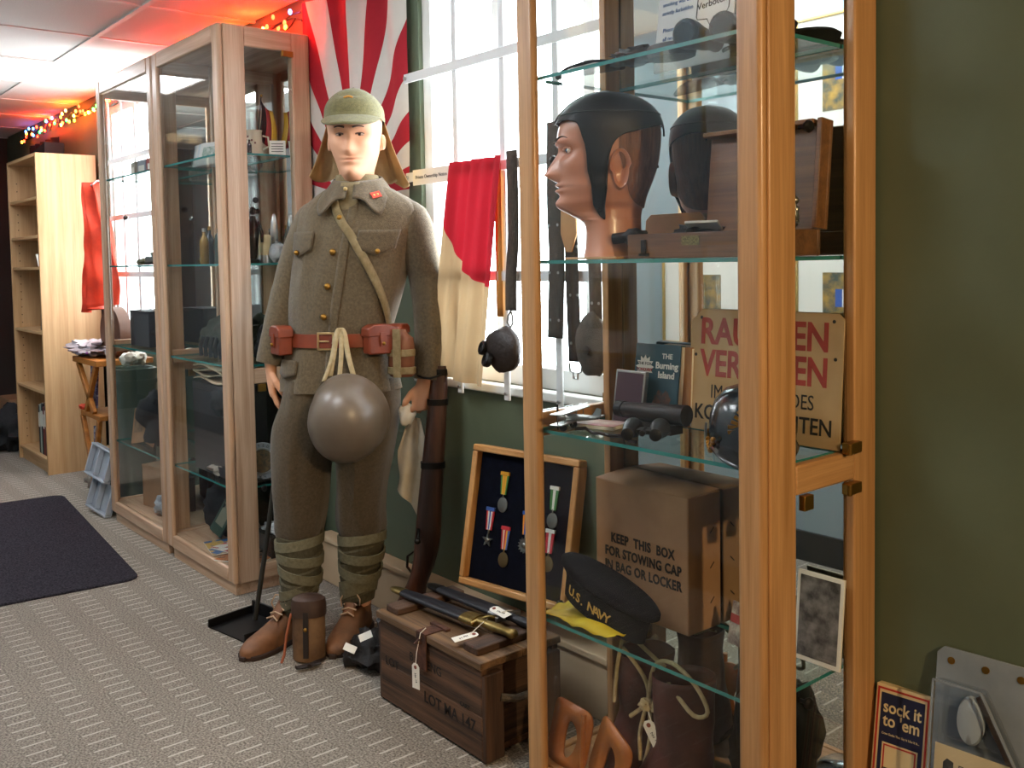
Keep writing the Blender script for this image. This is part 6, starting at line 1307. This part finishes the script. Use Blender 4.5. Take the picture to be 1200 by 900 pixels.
gbn = thing('green_bin', 'tall grey-green metal bin beside the far cabinet', 'bin', (-5.02, 1.62, 0)); GB = mat('bin_green', '#4f6158', .5); MB().loft([ring(-4.985, 1.60, z, r_, r_, 28, 4.) for z, r_ in ((0, .075), (.70, .095), (.70, .10), (.73, .10), (.73, .085), (.1, .07))], True, False).build('bin_body', GB, gbn, smooth=40); MB().loft([ring(-4.985, 1.60, z, r_, r_, 28, 4.) for z, r_ in ((.655, .096), (.655, .102), (.675, .102), (.675, .096))], False, False).build('bin_rib', GB, gbn, smooth=40)
for k, (x, y, r_) in enumerate(((-5.03, 1.58, .03), (-4.96, 1.62, .035), (-4.93, 1.57, .025))): b = MB(); b.lump((x, y, .77+.01*k), (r_*1.5, r_, r_), .4, 2., 30+k); b.build('wrapped_parcel', PAPER, smooth=60, label=['small white parcel at the left on the green bin', 'large white parcel in the middle on the green bin', 'small white parcel at the right on the green bin'][k], cat='parcel', group='parcels on the green bin')
b = MB(); b.lump((-5.45, 1.485, .492), (.07, .025, .014), .4, 2., 2.); b.build('red_strap', ORG, smooth=60, label='red strap hanging off the lower stand board', cat='strap')
for k in range(2):
    t = thing('clear_tray', ['upper clear moulded plastic tray leaning on the far cabinet', 'lower clear moulded plastic tray leaning on the far cabinet'][k], 'tray', (-5.25, 1.49, .0), group='clear moulded trays'); m_ = T(-5.02, 1.42, .012+.17*(1-k)) @ RZ(10) @ RX(-14) @ RY(8)
    TR = mat('tray_plastic', '#aab3bd', .12, spec=.9, coat=.5); MB(m_).box(-.11, .11, 0, .004, 0, .16).build('tray_base', TR, t); 
    for x0_, x1_, z0_, z1_ in ((-.11, .11, 0, .012), (-.11, .11, .148, .16), (-.11, -.098, .012, .148), (.098, .11, .012, .148), (-.02, -.008, .012, .148)): MB(m_).box(x0_, x1_, -.030, 0, z0_, z1_).build('tray_wall', TR, t, bevel=.004)
b = MB(); b.lump((-5.50, 1.60, .07), (.13, .10, .075), .4, 2., 11., floor=.001); b.build('cloth_sack', mat('sack_grey', '#8d8378', .95, col2='#6f665c', ns=60, bump=.3), smooth=60, label='grey-brown cloth sack slumped beside the bookcase foot', cat='sack'); b = MB(); b.lump((-5.60, 1.64, .17), (.09, .06, .06), .5, 2., 14.); b.build('yellow_rag', CRM, smooth=60, label='cream rag lying on the grey-brown sack', cat='rag')
soft('black_bag', 'black bag on the carpet left of the bookcase', 'bag', (-7.2, 1.50, .15), (.15, .14, .15), DRK, 17., .4, .001); carton('brown_carton', 'open brown carton behind the black bag at the far left', 'box', -7.75, -7.42, 1.52, 1.74, 0.001, .32, CARD)
ct = MB(); ct.grid(lambda u, v: Vector((-7.75+.75*u, 1.80+.018*math.sin(u*34), .05+2.08*v)), 80, 6); ct.build('dark_curtain', mat('curtain', '#1d191b', .95), smooth=60, solid=.003, label='dark floor-length curtain left of the bookcase', cat='curtain')

# ================================================================ right foreground: packages against the wall
sk = thing('game_box', 'cream and navy box lettered sock it to em leaning against the wall', 'box', (-.975, 1.79, 0)); km = T(-1.022, 1.745, .0) @ RZ(6) @ RX(-10)
CRB = mat('box_cream', '#e2d0a6', .55); NVB = mat('box_navy', '#1c2348', .5); RDB = mat('box_red', '#b9352e', .5)
MB(km).box(0, .112, 0, .022, 0, .368).build('box_body', CRB, sk, bevel=.002)
def outline(m, x0, x1, z0, z1, w, mt, parent, nm):
    b_ = MB(m); y = -.0006; b_.box(x0, x1, y-.0004, y, z1-w, z1); b_.box(x0, x1, y-.0004, y, z0, z0+w); b_.box(x0, x0+w, y-.0004, y, z0+w, z1-w); b_.box(x1-w, x1, y-.0004, y, z0+w, z1-w); b_.build(nm, mt, parent, smooth=0)
outline(km, .004, .108, .004, .362, .004, RDB, sk, 'red_border'); MB(km).box(.012, .100, -.0008, 0, .012, .352).build('navy_panel', NVB, sk, smooth=0)
MB(km).box(.020, .092, -.0014, -.0008, .02, .255).build('cream_window', CRB, sk, smooth=0); outline(km @ T(0, -.0009, 0), .023, .089, .023, .252, .003, RDB, sk, 'inner_border')
text('sock it', .034, km @ T(.056, -.0014, .325), CRB, sk, bold=.0005, sx=.85); text("to 'em", .034, km @ T(.056, -.0014, .298), CRB, sk, bold=.0005, sx=.85); text('Crew Socks That Say It Like It Is...', .0065, km @ T(.056, -.0014, .272), CRB, sk, sx=.85)
text('STARBOARD', .016, km @ T(.056, -.002, .200), INK, sk, sx=.72, bold=.0003)
MB(km).prism([(.03, .165), (.05, .172), (.053, .185), (.059, .185), (.062, .172), (.082, .165), (.082, .160), (.060, .163), (.058, .14), (.054, .14), (.052, .163), (.03, .160)], .0006, T(0, -.002, 0)).build('anchor_motif', INK, sk)
bp2 = thing('blister_pack', 'large clear blister pack with a black handle and cream card beside the sock box', 'package', (-.82, 1.78, 0)); qm = T(-.90, 1.752, .0) @ RZ(4) @ RX(-8)
BLS = mat('blister_plastic', '#8f9aa6', .12, spec=.9, coat=.6, col2='#7d8894', ns=6, bump=.1)
MB(qm).prism([(0, 0), (.185, 0), (.185, .468), (.172, .482), (.013, .482), (0, .468)], .006).build('backing_sheet', BLS, bp2, bevel=.001)
BLC = glass('blister_clear', (.93, .95, .97), .10)
b = MB(qm); b.prism([(.012, .0), (.172, .0), (.172, .30), (.10, .425), (.012, .425)], .036, T(0, -.024, 0)); b.build('blister_dome', BLC, bp2, bevel=.006)
b = MB(qm)
for p, q in (((.012, .425), (.10, .425)), ((.10, .425), (.172, .30)), ((.172, .30), (.172, .0)), ((.012, .425), (.012, 0.))): b.bar((p[0], -.044, p[1]), (q[0], -.044, q[1]), .004, .004)
b.build('dome_edge', BLS, bp2)
b = MB(qm); b.bar((.088, -.018, .41), (.155, -.018, .295), .012, .010, (0, 1, 0)); b.bar((.155, -.018, .30), (.160, -.018, .05), .012, .012, (0, 1, 0)); b.build('black_handle', mat('handle_brown', '#3a2f28', .5), bp2, bevel=.002)
b = MB(qm @ T(.075, -.008, .36)); b.lathe([(0, 0), (.03, 0), (.042, .006), (.038, .014), (.02, .018), (0, .018)], (0, 0, 0), 30, RX(90), .62, 1.1); b.build('plastic_reflection', mat('reflection_pale', '#aebac4', .3), bp2, smooth=50)  # pale oval shaped as the reflection in the crumpled plastic
cmx = qm @ T(.018, -.031, .02); MB(cmx).box(0, .135, 0, .002, 0, .285).build('card_insert', CRB, bp2)
text('SIDE', .040, cmx @ T(.076, -.0008, .195) @ RY(90), RDB, bp2, bold=.0012, sx=.9, align='LEFT'); text('6', .034, cmx @ T(.112, -.0008, .235) @ RY(90), INK, bp2, bold=.0006); text('DHP HOLSTER', .013, cmx @ T(.05, -.0008, .215) @ RY(90), INK, bp2); text('LEFT', .034, cmx @ T(.110, -.0008, .150) @ RY(90), INK, bp2, bold=.0008)
MB(cmx).prism([(.024, .232), (.036, .238), (.036, .258), (.024, .262), (.017, .254), (.017, .240)], .0006, T(0, -.0006, 0)).build('seal', INK, bp2); outline(cmx, .012, .052, .09, .165, .0012, INK, bp2, 'printed_outline'); MB(cmx).prism([(.02, .12), (.032, .135), (.044, .15), (.046, .14), (.034, .12), (.024, .105)], .0006, T(0, -.0006, 0)).build('printed_motif', INK, bp2)
for x in (.028, .092, .155): MB(qm).lathe([(.003, 0), (.007, 0), (.007, .002), (.003, .002)], (x, -.003, .458), 14, RX(90)).build('hang_hole', BRASS, bp2)
b = MB(T(-.705, 1.80, .0) @ RZ(5) @ RX(-5)); b.box(0, .10, 0, .012, 0, .485); b.build('mottled_board', mat('mottle', '#a89a8a', .6, col2='#5a4a44', ns=40), label='grey mottled board edge at the right frame border', cat='board', bevel=.002)

# ================================================================ pictures on the white wall, seen in the cabinet mirrors
def picture(label, x, z, w, h, cols, motif):
    t = thing('framed_picture', label, 'picture', (x, .10, z), group=None); GOLD = mat('gold_frame', '#b99a5a', .4, .7)
    for a in ((x-w/2, x+w/2, z, z+.012), (x-w/2, x+w/2, z+h-.012, z+h), (x-w/2, x-w/2+.012, z+.012, z+h-.012), (x+w/2-.012, x+w/2, z+.012, z+h-.012)): box('frame_bar', GOLD, a[0], a[1], .101, .118, a[2], a[3], t, .002)
    box('mount_board', PAPER, x-w/2+.012, x+w/2-.012, .102, .108, z+.012, z+h-.012, t, smooth=0); box('print', mat('print'+label[:12], cols[0], .5, col2=cols[1], ns=24), x-w*.22, x+w*.22, .108, .110, z+h*.25, z+h*.75, t, smooth=0)
    if motif:
        for k, c in enumerate(('#2f57a8', '#e6e2da', '#c0303a')): box('tricolour_band', mat('tri'+c[1:], c, .6), x-.04+.03*k, x-.01+.03*k, .110, .111, z+h*.48, z+h*.62, t, smooth=0)
picture('gold-framed tricolour aircraft print at eye height on the white wall', -2.05, .80, .44, .50, ('#b08a3a', '#3f4a44'), True); picture('gold-framed tricolour print hung high on the white wall', -2.05, 1.68, .44, .50, ('#c09a3a', '#38453f'), True)
picture('gold-framed seascape print left along the white wall', -2.75, .85, .46, .42, ('#6f8a94', '#4a5f68'), False); picture('gold-framed grey engraving farther along the white wall', -3.6, 1.1, .5, .6, ('#8d8a84', '#4a4844'), False)
jk = MB(); jk.tube([(-5.69, 1.81, 1.735), (-5.69, 1.66, 1.73), (-5.69, 1.63, 1.70)], .006, 8); jk.build('coat_hook', STEEL, label='steel coat hook carrying the orange garment', cat='hook')
tsp = thing('added_spot_housing', 'added warm spotlight, out of view to the right, that tints the right wall orange', 'spotlight', (1.79, .43, 2.13))  # unseen housing added around the extra warm spot
tm = T(1.79, .43, 2.15) @ (Vector((-2.5, 1.35, -1.37)).to_track_quat('-Z', 'Y').to_matrix().to_4x4())
MB(tm).lathe([(.0, .06), (.03, .06), (.036, .0), (.040, -.03), (.036, -.03), (.030, .0), (0, .02)], (0, 0, 0), 22).build('lamp_housing', WHITE, tsp); MB().tube([(1.79, .43, 2.18), (1.79, .43, 2.285)], .008, 8).build('mounting_stem', WHITE, tsp)
# ---- loose clutter inside the pale cabinets
soft('crumpled_paper', 'crumpled pale wrapping paper on the lower shelf of the cabinet by the mannequin', 'paper', (-3.72, 1.535, A4+.03), (.10, .04, .035), mat('wrap_paper', '#a59a8c', .7, col2='#7d746a', ns=14, bump=.5, bs=20), 31., .5, A4+.001)
soft('foil_bundle', 'small shiny foil bundle at the front of the lower shelf', 'foil', (-3.56, 1.53, A4+.02), (.04, .03, .022), mat('foil', '#b8bcc0', .2, .9, bump=.8, bs=40), 33., .5, A4+.001)
soft('peaked_hat', 'black hat hanging over the wooden stand in the middle compartment', 'hat', (-3.66, 1.51, .70), (.09, .035, .055), DRK, 35., .25)
carton('photo_frame', 'dark framed photograph leaning in the middle compartment behind the door', 'frame', -3.50, -3.44, 1.66, 1.71, A4+.001, A4+.20, mat('frame_blk', '#1b1a1b', .4))
for k in range(3):
    m_ = T(-4.66+.10*k, 1.50+.02*k, A4+.002) @ RZ(10-9*k) @ RX(-14) @ RY(14*k-10); t = thing('kraft_card', ['kraft card leaning left in the far cabinet lower shelf', 'kraft card standing in the middle of the far cabinet lower shelf', 'kraft card tilted right in the far cabinet lower shelf'][k], 'card', m_.translation, group='kraft cards in the far cabinet')
    MB(m_).box(-.055, .055, 0, .004, 0, .17-.02*k).build('card', CARD, t); MB(m_).box(-.04, .035, -.0008, 0, .05, .11).build('print', mat('kraft_print', '#6a5440', .7, col2='#8d7257', ns=50), t)
soft('black_net', 'dark netting bunched on the far cabinet third shelf', 'netting', (-4.40, 1.58, A3+.06), (.10, .06, .065), DRK, 41., .5, A3+.001)
